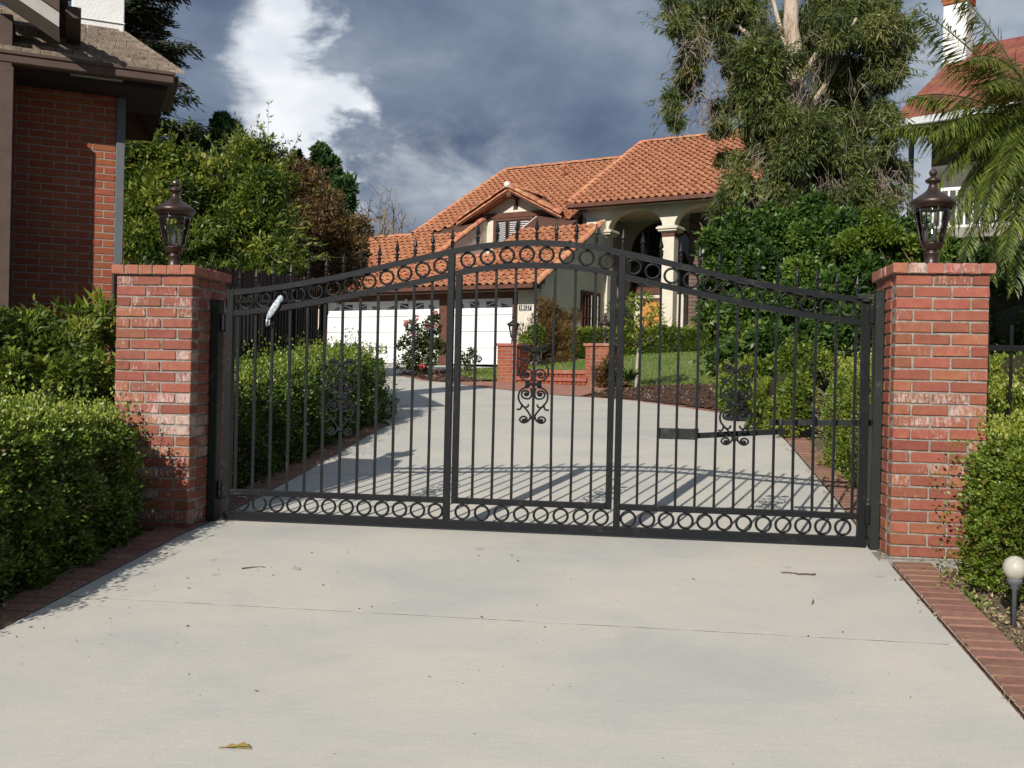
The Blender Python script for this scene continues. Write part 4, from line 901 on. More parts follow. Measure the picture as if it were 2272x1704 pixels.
# arcade
def arch_wall(s0, s1, arches, z1, w0, w1):
    mb = MB(); xs = [s0]
    for a_, b_, zs, rise in arches: xs += list(a_+(b_-a_)*(.5-.5*np.cos(np.linspace(0, math.pi, 22))))
    xs.append(s1)
    def low(x, eps):
        x += eps
        for a_, b_, zs, rise in arches:
            if a_ < x < b_: t = (x-(a_+b_)/2)/((b_-a_)/2); return zs+rise*math.sqrt(max(0, 1-t*t))
        return 6.28
    for x0, x1 in zip(xs, xs[1:]):
        if x1-x0 < 1e-6: continue
        za, zb = low(x0, 1e-5), low(x1, -1e-5); mb.add([(x0, w0, za), (x1, w0, zb), (x1, w0, z1), (x0, w0, z1), (x0, w1, za), (x1, w1, zb), (x1, w1, z1), (x0, w1, z1)], [(0, 1, 2, 3), (7, 6, 5, 4), (0, 4, 5, 1)])
    return mb.build('arcade_wall', ST, house)
arch_wall(-.92, 6.0, [(-.06, 1.95, 6.28, .66), (2.38, 4.4, 6.28, .66)], 7.07, 5.07, 5.47)
for s0, s1 in ((-.44, -.06), (1.95, 2.38), (4.4, 4.83)):
    co = hbox('column', s0, s1, 5.075, 5.475, 1.5, 6.06, ST, b=.01); m_ = MB()
    for e, z0, z1 in ((.05, 6.06, 6.10), (.12, 6.10, 6.17), (.17, 6.17, 6.24), (.13, 6.24, 6.28)): m_.cbox(s0-e, s1+e, 5.075-e, 5.475+e, z0, z1, .012)
    m_.build('capital', ST, co); hbox('neck_band', s0-.012, s1+.012, 5.063, 5.487, 5.92, 6.055, TR, co) if s0 > 0 else None
hbox('arcade_ceiling', -.9, 6.0, 5.48, 8.0, 7.0, 7.05, ST); hbox('arcade_floor', -.14, 6.0, 5.1, 8.0, 1.6, 1.75, MT['paver_mortar'])
hbox('back_wall', -1.1, 2.2, 8.0, 8.2, 1.5, 7.0, ST); hbox('inner_side_wall', -1.2, -1.0, 5.3, 8.0, 1.5, 7.0, ST)
aw = [(-.42, 4.55)]+[(-.42+.0+(1.16)*(1-math.cos(t)), 5.75+1.12*math.sin(t)) for t in np.linspace(0, math.pi, 20)]+[(1.9, 4.55)]
fr = hpoly_w('arched_window', [(.74+(x-.74)*1.06, z+(.05 if z > 5 else -.03)) for x, z in aw], 7.955, 7.998, TR); hpoly_w('window_pane', aw, 7.945, 7.954, MT['pane'], fr)
for x in (.2, .74, 1.28): hbox('muntin', x-.02, x+.02, 7.93, 7.944, 4.55, 6.7, TR, fr)
hbox('window_band', -.5, 2.0, 7.93, 7.998, 4.28, 4.5, TR)
fd = hbox('front_door', -.05, 1.25, 7.93, 7.998, 1.75, 4.0, MT['door_wood']); hbox('door_frame', -.12, 1.32, 7.92, 7.997, 4.0, 4.12, TR, fd)
for x0, x1 in ((.06, .54), (.64, 1.14)):
    for z0, z1 in ((1.95, 2.55), (2.65, 3.2), (3.3, 3.85)): hbox('door_panel', x0, x1, 7.915, 7.929, z0, z1, MT['door_wood'], fd, .008)
# brown block wall inside the arcade
bw = hbox('block_wall', 2.16, 6.0, 7.0, 7.2, 1.5, 7.0, M('dark block mortar', (.20, .17, .15), rough=.9)); BL = [brick_mesh('block', .392, .05, .118, MT['dark_brick'], .004, .002, i) for i in range(3)]
for j in range(40):
    for i in range(6):
        link('brick', BL[(i+j) % 3], None, bw, (2.17+.2+i*.404+(.2 if j % 2 else 0), 6.985, 1.6+j*.13))
    if j % 2: o = link('brick', BL[0], None, bw, (2.17+.098, 6.985, 1.6+j*.13)); o.scale = (.49, 1, 1)
# garden steps with two lantern pillars
steps = empty('garden_steps', H(4.63, -9.62, .90), -HTH, 'brick garden steps with two low brick lantern piers', 'steps')
SB = {}
def sb(l, d_=.095):
    k = (round(l, 3), round(d_, 3))
    if k not in SB: SB[k] = [brick_mesh('step_brick', l-.012, d_, .056, MT['wall_brick'], .004, .002, i) for i in range(3)]
    return random.choice(SB[k])
for x0, wd, top in ((0, .46, 11), (1.97, .55, 11)):
    MB().box(x0+.008, x0+wd-.008, .008, wd-.008, -.2, top*.0677+.01).build('pier_core', MT['mortar'], steps)
    for k in range(top):
        L_ = wd/2.25; runs = [L_, L_, L_/4] if k % 2 else [L_/4, L_, L_]; runs = [L_*1.0, L_*.75, L_*.5] if k % 2 else [L_*.5, L_*.75, L_]
        x = x0
        for r_ in runs: link('brick', sb(r_), None, steps, (x+r_/2, .047, k*.0677+.034)); x += r_
        y = .095
        for r_ in ((wd-.095)*.4, (wd-.095)*.6) if k % 2 else ((wd-.095)*.6, (wd-.095)*.4):
            link('brick', sb(r_), None, steps, (x0+wd-.047, y+r_/2, k*.0677+.034), (0, 0, math.pi/2)); link('brick', sb(r_), None, steps, (x0+.047, y+r_/2, k*.0677+.034), (0, 0, math.pi/2)); y += r_
    MB().cbox(x0-.03, x0+wd+.03, -.03, wd+.03, top*.0677, top*.0677+.055, .006).build('pier_cap', MT['cap'], steps)
for z0, y0, x1 in ((0.0, -.02, 2.0), (.145, .38, 1.97)):
    for i in range(15): link('brick', sb(.1, .1), None, steps, (.5+.1*(i+.5), y0+.05, z0+.034))
    MB().cbox(.475, x1+.03, y0-.03, y0+.55, z0+.068, z0+.145, .006).build('tread', MT['cap'], steps)
for i in range(2): link('riser_core', MB().box(.47, 2.0, .02+.4*i, .9, -.1+.145*i, .066+.145*i).mesh('riser_core', MT['mortar']), None, steps)
lantern(H(4.63+.23, -9.62+.23, .90+11*.0677+.056), 'bronze lantern on the left low brick pier of the garden steps', 'lanterns on the step piers', rz=.4)
lantern(H(6.6+.275, -9.62+.275, .90+11*.0677+.056), 'bronze lantern on the right low brick pier of the garden steps', 'lanterns on the step piers', rz=.1)

# ------------------------------------------------------------------ brick house on the left
bh = empty('brick_house', (-3.715, 9.4, 0), R(23.3), 'red brick house with shingle roof and white chimney at the left edge', 'house')
MB().box(-2.6, 0, .006, .35, -.2, 3.55).build('brick_backing', MT['wall_mortar'], bh); WB = [brick_mesh('wall_brick', .197, .06, .0565, MT['wall_brick'], .003, .0012, i) for i in range(4)]; WH = [brick_mesh('wall_brick', .093, .06, .0565, MT['wall_brick'], .003, .0012, i) for i in range(2)]
for j in range(42):
    z = .72+j*.0677
    if j % 2: link('brick', WH[j % 2], None, bh, (-.05, .031, z))
    for i in range(5 if j % 2 == 0 else 4):
        link('brick', random.choice(WB), None, bh, (-.104-.208*i-(.104 if j % 2 else 0), .031+random.uniform(-.002, .002), z))
MB().cbox(.0, .075, -.03, .3, -.2, 3.498, .004).build('corner_trim', MT['grey_trim'], bh)
MB().box(-2.6, 0, .36, 3.0, -.2, 3.5).build('house_body', MT['trim2'], bh)
# eave, gutter and shingles
MB().cbox(-1.6, .458, -.56, -.46, 3.54, 3.64, .012).build('gutter', MT['trim2'], bh); MB().cbox(-1.6, .46, -.575, -.56, 3.615, 3.645, .004).build('gutter_lip', MT['trim2'], bh); MB().cbox(.40, .50, -.46, .5, 3.54, 3.64, .01).build('gutter', MT['trim2'], bh); MB().box(-1.6, .40, -.44, .5, 3.50, 3.53).build('soffit', M('dark soffit', (.035, .026, .022), rough=.9), bh)
KR = .52
def hipx(y): return .458-.33*(y+.5)
sh = [brick_mesh('x', .1, .1, .01, MT['shingle'])]
for j in range(12):
    y0 = -.56+.145*j; y1 = y0+.19; z0 = 3.665+KR*(y0+.5); x1 = hipx(y0)-.02; x = -1.7
    mb = MB(); 
    while x < x1:
        wd = random.uniform(.09, .16); xe = min(x+wd-.004, x1); t_ = random.uniform(0, .006); yj = y0+random.uniform(-.006, .006); zz = z0+KR*(yj-y0)
        mb.add([(x, yj, zz+.048+t_), (xe, yj, zz+.048+t_), (xe, y1, zz+KR*.19+.006), (x, y1, zz+KR*.19+.006), (x, yj, zz-.004), (xe, yj, zz-.004)], [(0, 1, 2, 3), (4, 5, 1, 0), (1, 5, 2), (4, 0, 3)]); x += wd
    mb.build('shingle_course', MT['shingle'], bh)
    cx, cy, cz = hipx(y0), y0, z0+.02
    MB().add([(cx-.10, cy, cz+.012), (cx+.055, cy-.03, cz+.004), (cx+.02, cy+.17, cz+KR*.18), (cx-.13, cy+.18, cz+KR*.18+.006), (cx-.10, cy, cz-.012), (cx+.055, cy-.03, cz-.022)], [(0, 1, 2, 3), (4, 5, 1, 0), (1, 5, 2)]).build('hip_cap', MT['shingle'], bh)
MB().add([(-1.7, -.5, 3.64), (.44, -.5, 3.64), (hipx(1.25)-.03, 1.25, 3.64+KR*1.75), (-1.7, 1.25, 3.64+KR*1.75), (.46, 2.4, 3.64), (-1.7, 2.6, 3.64)], [(0, 1, 2, 3), (1, 4, 2), (3, 2, 4, 5)]).build('roof_deck', MT['deck'], bh)
MB().cbox(-.41, .075, .75, 1.3, 3.9, 6.2, .008).build('chimney', MT['cool_white'], bh); MB().cbox(-.415, .08, .735, .749, 4.42, 4.43, .002).build('chimney_seam', MT['cool_white'], bh)
# projecting wing at the frame edge
wg = empty('house_wing', (0, 0, 0), parent=bh); T2 = MT['trim2']
MB().box(-3.5, -.85, -.55, .0, -.2, 3.95).build('wing_wall', T2, wg); MB().cbox(-.95, -.83, -.60, -.54, -.2, 3.5, .004).build('corner_board', T2, wg); MB().cbox(-1.23, -1.02, -.585, -.551, -.2, 4.2, .004).build('trim_board', T2, wg)
def rake(name, zoff, th, y0, y1, mat, x1=-.485, z1=3.80):
    L_ = 2.6; k = .577; MB().prism([(x1, z1+zoff), (x1, z1+zoff+th), (x1-L_, z1+zoff+th+k*L_), (x1-L_, z1+zoff+k*L_)], y0, y1).build(name, mat, wg)
rake('barge_board', -.02, .12, -.95, -.90, MT['pale_board']); rake('barge_board', .103, .09, -.97, -.91, T2); rake('roof_edge', .195, .06, -1.0, .3, T2, x1=-.42); rake('rake_soffit', -.03, .02, -.90, -.551, MT['pale_board'])
MB().cbox(-.44, -.32, -.85, .0, 3.90, 4.0, .006).build('gutter', T2, wg)

# ------------------------------------------------------------------ house behind the palm on the right
rh = empty('red_roofed_house', (8.95, 24, 0), R(-41.5), 'house with dull red tile roof and white chimney behind the palm', 'house')
KQ = .6; ZQ = 7.36
for j in range(17):
    w0_ = -.3+j*.31; z0 = ZQ+KQ*w0_; mb = MB(); n = 30
    for i in range(n):
        x0 = -.1+i*.24; t_ = random.uniform(0, .01); mb.add([(x0, w0_, z0+.035+t_), (x0+.232, w0_, z0+.035+t_), (x0+.232, w0_+.36, z0+KQ*.36+.005), (x0, w0_+.36, z0+KQ*.36+.005), (x0, w0_, z0), (x0+.232, w0_, z0)], [(0, 1, 2, 3), (4, 5, 1, 0)])
    mb.build('tile_course', MT['red_tile'], rh)
MB().add([(-.1, -.3, ZQ-.2), (7, -.3, ZQ-.2), (7, 5, ZQ+3), (-.1, 5, ZQ+3), (7, 10, ZQ), (-.1, 10, ZQ)], [(0, 1, 2, 3), (3, 2, 4, 5)]).build('roof_deck', MT['deck'], rh)
MB().cbox(-.15, 7, -.42, -.3, ZQ-.32, ZQ-.14, .02).build('gutter', MT['gutter_white'], rh); MB().box(-.1, 7, -.29, .85, ZQ-.30, ZQ-.22).build('soffit', T2, rh)
MB().box(.55, 7, .8, 8, 1.5, ZQ-.25).build('wall', M('grey brown stucco', (.10, .092, .085), rough=.9), rh); MB().cbox(.0, .10, .8, .9, 1.5, ZQ-.25, .005).build('porch_post', MT['grey_trim'], rh)
ch = MB().cbox(-.25, .35, 3.7, 4.3, 8.6, 11.15, .01).build('chimney', MT['cool_white'], rh)
for j in range(3):
    for i in range(4): link('brick', sb(.17, .06), None, ch, (-.18+.155*i-(.05 if j % 2 else 0), 3.69, 11.2+.1*j)).scale = (1, 1, 1.6); link('brick', sb(.17, .06), None, ch, (.36, 3.75+.155*i, 11.2+.1*j), (0, 0, math.pi/2)).scale = (1, 1, 1.6)
MB().box(-.24, .34, 3.71, 4.29, 11.15, 11.48).build('chimney_top', MT['mortar'], ch)
rl = empty('balcony_railing', (8.35, 20.5, 0), R(-30), 'white balcony railing behind the right lantern', 'railing')
MB().cbox(0, 3.2, -.03, .03, 4.95, 5.02, .01).build('top_rail', MT['white_paint'], rl); MB().cbox(0, 3.2, -.03, .03, 4.2, 4.26, .01).build('bottom_rail', MT['white_paint'], rl)
bm_ = MB().cbox(-.02, .02, -.02, .02, 4.26, 4.95, .004).mesh('baluster', MT['white_paint'])
for i in range(22): link('baluster', bm_, None, rl, (.07+.145*i, 0, 0))
MB().cbox(0, 3.2, -.06, 1.2, 4.0, 4.19, .01).build('balcony_slab', M('balcony plaster', (.3, .28, .26), rough=.9), rl); MB().box(.1, 3.1, .1, 1.1, .9, 3.99).build('balcony_support', MT['trim2'], rl)
# ------------------------------------------------------------------ planting
def at(x, y, Y):
    """a point of the place seen at photo position x, y standing Y metres in front of the camera"""
    d_ = rgt*((x-1136)/2250)+upv*((852-y)/2250)+fwd; return np.array(Vector((0, 0, EYE))+d_*(Y/d_.y))
def plant(name, base, label, cat, group=None, rz=0.0): return empty(name, base, rz, label, cat, group)
def loc(root, pts): return np.asarray(pts, float)-np.array(root.location)
def clump_plant(root, clumps, per, L, W, mat, shell=.5, droop=0.0, up=0.0, spread=.9, core=.0, sq=(1, 1, 1), jit=.0, name='crown', sub=6, subr=.42, patch=.22, sprays=0, slen=.45):
    """foliage in sub-clumps around each (centre, radius); local coordinates"""
    cs, rs, ns = [], [], []
    for c, r_ in clumps:
        k = max(3, int(sub*(r_/.4)**1.2)); dr = rand_dirs(k)*(rng.random((k, 1))**.4)*r_*.78*np.array(sq)
        for q_ in dr: cs.append(np.array(c)+q_); rs.append(r_*subr*rng.uniform(.7, 1.25)); ns.append(max(8, int(per*(r_/.4)**2/k*rng.uniform(.7, 1.3))))
    P, D = ball_points(cs, rs, ns, shell); key = np.concatenate([np.full(n, rng.normal(0, patch)) for n in ns])
    if sprays:
        mid_c = np.mean([c for c, _ in clumps], axis=0); ca = np.array(cs); far = np.linalg.norm((ca-mid_c)*np.array([1, 1, .8]), axis=1); pr = far**2/np.sum(far**2); SP, SD = [], []; tw = MB()
        for _ in range(sprays):
            i = rng.choice(len(ca), p=pr); d_ = unit((ca[i]-mid_c)[None])[0]+rng.normal(size=3)*.55+np.array([0, 0, .35-droop]); d_ /= np.linalg.norm(d_); ln = slen*rng.uniform(.5, 1.2); b_ = ca[i]+d_*rs[i]*.5; m_ = int(9+10*rng.random()); tt = rng.random(m_)**.8
            bend = rng.normal(size=3)*.12*ln; SP.append(b_+d_*(tt*ln)[:, None]+bend*(tt**2)[:, None]); SD.append(np.tile(d_, (m_, 1))); tw.tube([tuple(b_-d_*.1), tuple(b_+d_*ln*.5+bend*.25), tuple(b_+d_*ln+bend)], [.006, .004, .002], 3, cap=False)
        P = np.concatenate([P]+SP); D = np.concatenate([D]+SD); key = np.concatenate([key, np.full(len(P)-len(key), .12)]); tw.build('twigs', MT['bark'], root, kind='stuff')
    rd = np.clip(rng.normal(.45, .2, len(P))+key, 0, 1)
    leaves(name, P, D, L, W, mat, root, droop=droop, up=up, spread=spread, rnd=rd)
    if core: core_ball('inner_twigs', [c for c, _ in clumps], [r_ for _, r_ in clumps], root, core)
    return cs
def woody(root, trunk, ends, r0, r1, mat=MT['bark'], name='trunk', rlimb=.03):
    mb = MB(); pts = limb(mb, trunk[0], trunk[1], r0, r1, .04, 8, 10); mb.build(name, mat, root, True)
    mb = MB()
    for e in ends:
        k = rng.integers(2, 8); p = pts[min(k, len(pts)-1)]; limb(mb, p, e, rlimb, rlimb*.25, .12, 6, 5)
    if ends: mb.build('branches', mat, root, True)
# clipped boxwoods beside the drive
def hedge(label, uo, ao, zo, tilt, x0, x1, y0, y1, z0, z1, n, L, W, mat, seed, **kw):
    r_ = plant('box_hedge', G(uo, ao, zo), label, 'hedge', 'clipped hedges along the driveway'); r_.rotation_euler = (tilt, 0, -YAW); box_hedge('hedge', r_, x0, x1, y0, y1, z0, z1, n, L, W, mat, seed=seed, **kw); return r_
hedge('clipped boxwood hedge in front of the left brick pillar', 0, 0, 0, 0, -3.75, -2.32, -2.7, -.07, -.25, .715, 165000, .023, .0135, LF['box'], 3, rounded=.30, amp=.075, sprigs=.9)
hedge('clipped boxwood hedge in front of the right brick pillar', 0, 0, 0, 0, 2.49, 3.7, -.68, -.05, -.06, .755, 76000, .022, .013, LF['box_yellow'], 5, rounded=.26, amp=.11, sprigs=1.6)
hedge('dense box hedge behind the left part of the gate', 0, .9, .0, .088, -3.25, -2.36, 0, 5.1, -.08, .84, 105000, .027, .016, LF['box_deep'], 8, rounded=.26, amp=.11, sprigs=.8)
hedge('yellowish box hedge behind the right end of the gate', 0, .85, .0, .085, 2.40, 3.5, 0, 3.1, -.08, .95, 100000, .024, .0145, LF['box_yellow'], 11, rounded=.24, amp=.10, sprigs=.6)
# shrubs
def shrub(name, label, pxs, base, per, L, W, mat, cat='shrub', group=None, stems=6, **kw):
    r_ = plant(name, base, label, cat, group); cl = [(loc(r_, [at(x, y, Y)])[0], rr) for x, y, Y, rr in pxs]; clump_plant(r_, cl, per, L, W, mat, **kw)
    mb = MB()
    for c_, rr in cl[:stems]: limb(mb, (rng.normal()*.06, rng.normal()*.06, -.02), tuple(c_), .014, .006, .1, 5, 5)
    mb.build('stems', MT['bark'], r_, True); return r_
shrub('leafy_shrub', 'dark leafy shrub behind the left front hedge below the brick wall', [(45, 770, 7.0, .30), (130, 765, 7.3, .32), (205, 745, 7.6, .22), (60, 850, 6.8, .35), (150, 850, 7.0, .35), (225, 850, 7.3, .26), (-60, 760, 6.8, .38), (-40, 860, 6.6, .4), (110, 900, 6.7, .35), (215, 910, 7.0, .3)], G(-3.3, .6, -.03), 4200, .055, .02, LF['tree'], core=.45, sub=12, subr=.36, sprays=60, slen=.22)
r_ = plant('broad_leaf_plant', G(-3.15, 1.25, 0), 'bright strap leaved plant against the brick wall left of the pillar', 'plant'); n = 110
P = loc(r_, [at(*q_) for q_ in [(215, 695, 7.7), (180, 700, 7.7), (240, 715, 7.75), (150, 710, 7.6)]])[rng.integers(0, 4, n)]+rng.normal(size=(n, 3))*np.array([.08, .07, .06]); SLM = [leaf_mesh('strap_leaf', np.zeros((1, 3)), np.array([[0., 0, 1]]), np.array([[1., 0, 0]]), .17, .03, LF['mid'], np.array([v_])) for v_ in (.3, .55, .8)]
for i in range(n): link('strap_leaf', SLM[i % 3], None, r_, tuple(P[i]), (random.uniform(-1.1, 1.1), random.uniform(-1.1, 1.1), random.uniform(0, 6)))
mb = MB(); [limb(mb, (0, 0, 0), tuple(p), .012, .006, .08, 5, 5) for p in P[::16]]; mb.build('stems', MT['bark'], r_, True)
shrub('leafy_shrub', 'bright green shrub between the yellowish hedge and the mulch bed', [(1680, 850, 11.9, .40), (1740, 865, 11.2, .38), (1650, 885, 12.3, .33), (1720, 920, 11.2, .33), (1765, 900, 10.8, .33), (1800, 830, 11.6, .33), (1690, 930, 11.5, .28), (1640, 840, 12.6, .3), (1770, 820, 11.8, .3)], G(2.9, 5.0, .42), 4800, .05, .022, LF['mid'], core=.5, sub=12, subr=.36, sprays=60, slen=.2)
tall = [(1600, 545, 15, .33), (1605, 620, 15, .42), (1610, 700, 15, .42), (1640, 770, 14.6, .38), (1680, 590, 15, .55), (1690, 690, 14.6, .55), (1700, 780, 14, .4), (1770, 560, 15, .6), (1780, 660, 14.5, .6), (1780, 760, 14, .5), (1860, 560, 14.6, .6), (1870, 660, 14, .6), (1870, 760, 13.4, .5), (1950, 560, 14, .55), (1960, 660, 13.5, .6), (2010, 545, 14.2, .42), (2030, 640, 14, .5), (1950, 760, 13, .5), (1620, 800, 14.2, .32), (2110, 620, 14, .6), (2100, 720, 13.5, .6), (1640, 510, 15.2, .35), (1720, 510, 15.2, .45), (1820, 500, 15, .45), (1900, 505, 14.8, .4)]
shrub('tall_evergreen_shrub', 'tall dark evergreen shrub below the pale barked tree', tall, G(3.3, 8.2, .65), 4400, .085, .04, LF['dark'], core=.5, sub=15, subr=.36, patch=.26, sprays=160, slen=.35)
shrub('leafy_shrub', 'bright fresh green shrub top beside the right lantern', [(1930, 512, 13.6, .25), (1880, 530, 13.7, .2), (1980, 520, 13.6, .25), (2020, 545, 13.6, .2)], G(4.6, 7.6, .6), 2600, .075, .035, LF['mid'], patch=.1)
# garden plants near the house
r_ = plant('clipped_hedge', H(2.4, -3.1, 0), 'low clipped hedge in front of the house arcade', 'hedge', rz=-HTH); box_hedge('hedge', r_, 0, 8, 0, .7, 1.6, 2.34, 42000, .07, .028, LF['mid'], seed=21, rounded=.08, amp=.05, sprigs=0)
shrub('rust_shrub', 'rusty brown upright shrub against the rough stucco side wall', [(1195, 740, 24.5, .5), (1225, 720, 24.5, .5), (1250, 750, 24.5, .45), (1210, 790, 24.3, .5), (1245, 800, 24.3, .4), (1180, 790, 24.4, .35), (1215, 690, 24.5, .35), (1260, 710, 24.5, .28)], (.9, 24.5, 1.3), 1500, .10, .018, LF['rust'], up=.8, spread=.5, sub=9)
shrub('leafy_shrub', 'small green shrub at the foot of the rusty shrub', [(1200, 755, 23.6, .32), (1165, 762, 23.4, .25), (1190, 740, 23.6, .22)], (.7, 23.6, 1.25), 1500, .07, .03, LF['mid'])
rose = plant('rose_bush', tuple(at(928, 832, 22.8)), 'rose bush with pink blooms in front of the left garage door', 'rose bush')
rc = [(920, 745, 22.8, .35), (950, 770, 22.8, .4), (915, 790, 22.8, .35), (960, 720, 22.8, .25), (945, 810, 22.7, .3), (975, 760, 22.7, .3), (895, 760, 22.8, .2), (968, 700, 22.8, .15)]
clump_plant(rose, [(loc(rose, [at(*c_[:3])])[0], c_[3]) for c_ in rc], 900, .08, .035, LF['rose'], sub=9)
mb = MB(); [limb(mb, (rng.normal()*.08, rng.normal()*.08, 0), tuple(loc(rose, [at(*c_[:3])])[0]), .016, .006, .08, 5, 5) for c_ in rc]; mb.build('canes', MT['bark'], rose, True)
for x, y in ((900, 716), (925, 705), (948, 722), (962, 694), (918, 742), (936, 812), (968, 722)):
    c_ = loc(rose, [at(x, y, 22.55)])[0]; d_ = rand_dirs(22); leaves('bloom', c_+d_*.02, d_, .055, .045, LF['petal'], rose, spread=.5, rnd=np.clip(rng.normal(.1 if y > 800 else .5, .18, 22), 0, 1))
shrub('leafy_shrub', 'small dark bush in front of the right garage door', [(1035, 795, 22, .18), (1050, 800, 22, .18), (1045, 785, 22, .14), (1030, 808, 22, .15)], tuple(at(1042, 835, 22)), 900, .07, .03, LF['rose'])
shrub('flower_clump', 'reddish leafy clump beside the right brick pier', [(1345, 830, 18.7, .2), (1360, 838, 18.6, .18), (1335, 845, 18.6, .15), (1350, 812, 18.8, .14)], tuple(at(1348, 862, 18.6)), 1500, .13, .03, LF['rust'], up=.6)
r_ = plant('agave', tuple(at(1398, 842, 17.6)), 'dark spiky agave at the edge of the mulch bed', 'agave'); n = 34; leaves('blade', np.zeros((n, 3)), rand_dirs(n)*np.array([1, 1, .3])+np.array([0, 0, .7]), .30, .05, LF['dark'], r_, spread=.2, mid=.3)
sap = plant('young_tree', tuple(at(1412, 862, 18.2)), 'slender young tree with white trunk in the mulch bed', 'tree'); sc_ = [(1400, 735, 18.2, .3), (1430, 700, 18.2, .32), (1375, 700, 18.2, .28), (1455, 735, 18.1, .25), (1420, 745, 18, .28), (1480, 725, 18.2, .2), (1395, 665, 18.2, .25), (1440, 660, 18.2, .25), (1365, 740, 18.2, .2), (1500, 735, 18.2, .12), (1460, 690, 18.2, .2)]
scl = [(loc(sap, [at(*c_[:3])])[0], c_[3]) for c_ in sc_]; clump_plant(sap, scl, 330, .10, .028, LF['mid'], droop=.5, sub=7)
woody(sap, [(0, 0, -.05), tuple(loc(sap, [at(1417, 765, 18.2)])[0])], [], .030, .024, M('pale young bark', (.34, .29, .23), (.46, .41, .34), 12, .9)); mb = MB(); [limb(mb, tuple(loc(sap, [at(1417, 768, 18.2)])[0]), tuple(c_), .018, .005, .12, 6, 5) for c_, _ in scl]; mb.build('branches', MT['bark'], sap, True)

# ------------------------------------------------------------------ the pale barked tree
tr = plant('paperbark_tree', tuple(at(1775, 800, 17.3)[:2])+(.9,), 'tall paperbark tree with pale trunk and hanging grey green foliage', 'tree')
TC = [(1496, 20, 35), (1504, 60, 30), (1560, 30, 50), (1600, 15, 45), (1597, 73, 35), (1529, 132, 42), (1523, 180, 42), (1491, 230, 30), (1498, 268, 22), (1617, 145, 30), (1668, 114, 50), (1693, 85, 45), (1655, 203, 58), (1605, 240, 34), (1602, 284, 28), (1693, 165, 60), (1693, 240, 58), (1680, 291, 45), (1744, 203, 58), (1744, 266, 58), (1710, 342, 45), (1735, 380, 52), (1991, 59, 40), (2012, 93, 28), (1972, 35, 45), (1932, 99, 60), (1983, 132, 42), (1952, 172, 40), (1893, 166, 58), (1912, 236, 55), (1964, 244, 38), (1972, 296, 42), (1893, 296, 58), (1834, 236, 56), (1840, 177, 50), (1853, 335, 56), (1960, 350, 46), (1905, 358, 48), (1755, 345, 52), (1735, 400, 50), (1972, 424, 40), (1755, 470, 46), (1622, 434, 40), (1605, 500, 42), (1676, 490, 45), (1775, 434, 46), (1800, 118, 44), (1840, 70, 55), (1880, 30, 60), (1676, 20, 45), (1830, 20, 50), (1930, 15, 55), (1640, 40, 40), (1830, 420, 40), (1890, 430, 40), (1660, 540, 35), (1830, 490, 40), (1920, 470, 42), (1580, 60, 40), (1545, 75, 35), (1775, 330, 50), (1790, 390, 50), (1720, 130, 40), (1790, 60, 40), (1810, 290, 55), (1770, 250, 40), (1700, 420, 40), (1860, 390, 45), (1940, 420, 40), (1990, 380, 30), (1640, 350, 25), (1655, 420, 35), (1742, 40, 26), (1775, 130, 26), (1748, 190, 30), (1650, 520, 40), (1720, 540, 40), (1800, 540, 40), (1612, 352, 24), (1632, 402, 34), (1700, 450, 42), (1850, 450, 42), (1920, 420, 40), (1740, 500, 45), (1800, 470, 45), (1960, 470, 40), (1880, 520, 40)]
tcl = [(loc(tr, [at(x, y, 17.3+rng.uniform(-.9, .7))])[0], r_*17.3/2250) for x, y, r_ in TC]
clump_plant(tr, tcl, 3500, .105, .017, LF['olive'], shell=.12, droop=.8, spread=.75, sub=15, subr=.45, patch=.24, sq=(.95, .95, 1.1), sprays=420, slen=.45)
w0_, w1_ = loc(tr, [at(1790, 560, 17.3)])[0], loc(tr, [at(1752, -420, 17.3)])[0]
mb = MB(); base = np.array([0, 0, -.1]); mid_ = loc(tr, [at(1768, 250, 17.1)])[0]
pts = [base, w0_, mid_, loc(tr, [at(1757, 60, 17.1)])[0], w1_]; fine_ = [tuple(np.array(pts[i])*(1-t)+np.array(pts[i+1])*t+rng.normal(size=3)*.02) for i in range(4) for t in np.linspace(0, 1, 5, endpoint=False)]; mb.tube(fine_, list(np.linspace(.19, .11, len(fine_))), 12); mb.build('trunk', MT['pale_bark'], tr, True)
mb = MB()
for pth in ([(1762, 190), (1730, 60), (1700, -60)], [(1768, 260), (1700, 120), (1640, 60), (1560, 40)], [(1762, 300), (1640, 170), (1560, 110), (1530, 100)], [(1770, 300), (1850, 150), (1900, 40)], [(1765, 200), (1850, 60), (1890, -60)], [(1778, 420), (1860, 390), (1900, 420), (1890, 470)], [(1770, 400), (1700, 330), (1650, 300)], [(1775, 420), (1700, 450), (1630, 500)]):
    q_ = [tuple(loc(tr, [at(x, y, 17.2+rng.uniform(-.3, .3))])[0]) for x, y in pth]; ff_ = []
    for i in range(len(q_)-1): ff_ += [tuple(np.array(q_[i])*(1-t)+np.array(q_[i+1])*t+rng.normal(size=3)*.015) for t in np.linspace(0, 1, 4, endpoint=False)]
    mb.tube(ff_+[q_[-1]], list(np.linspace(.065, .02, len(ff_)+1)), 8)
mb.build('limbs', MT['pale_bark'], tr, True)
mb = MB()
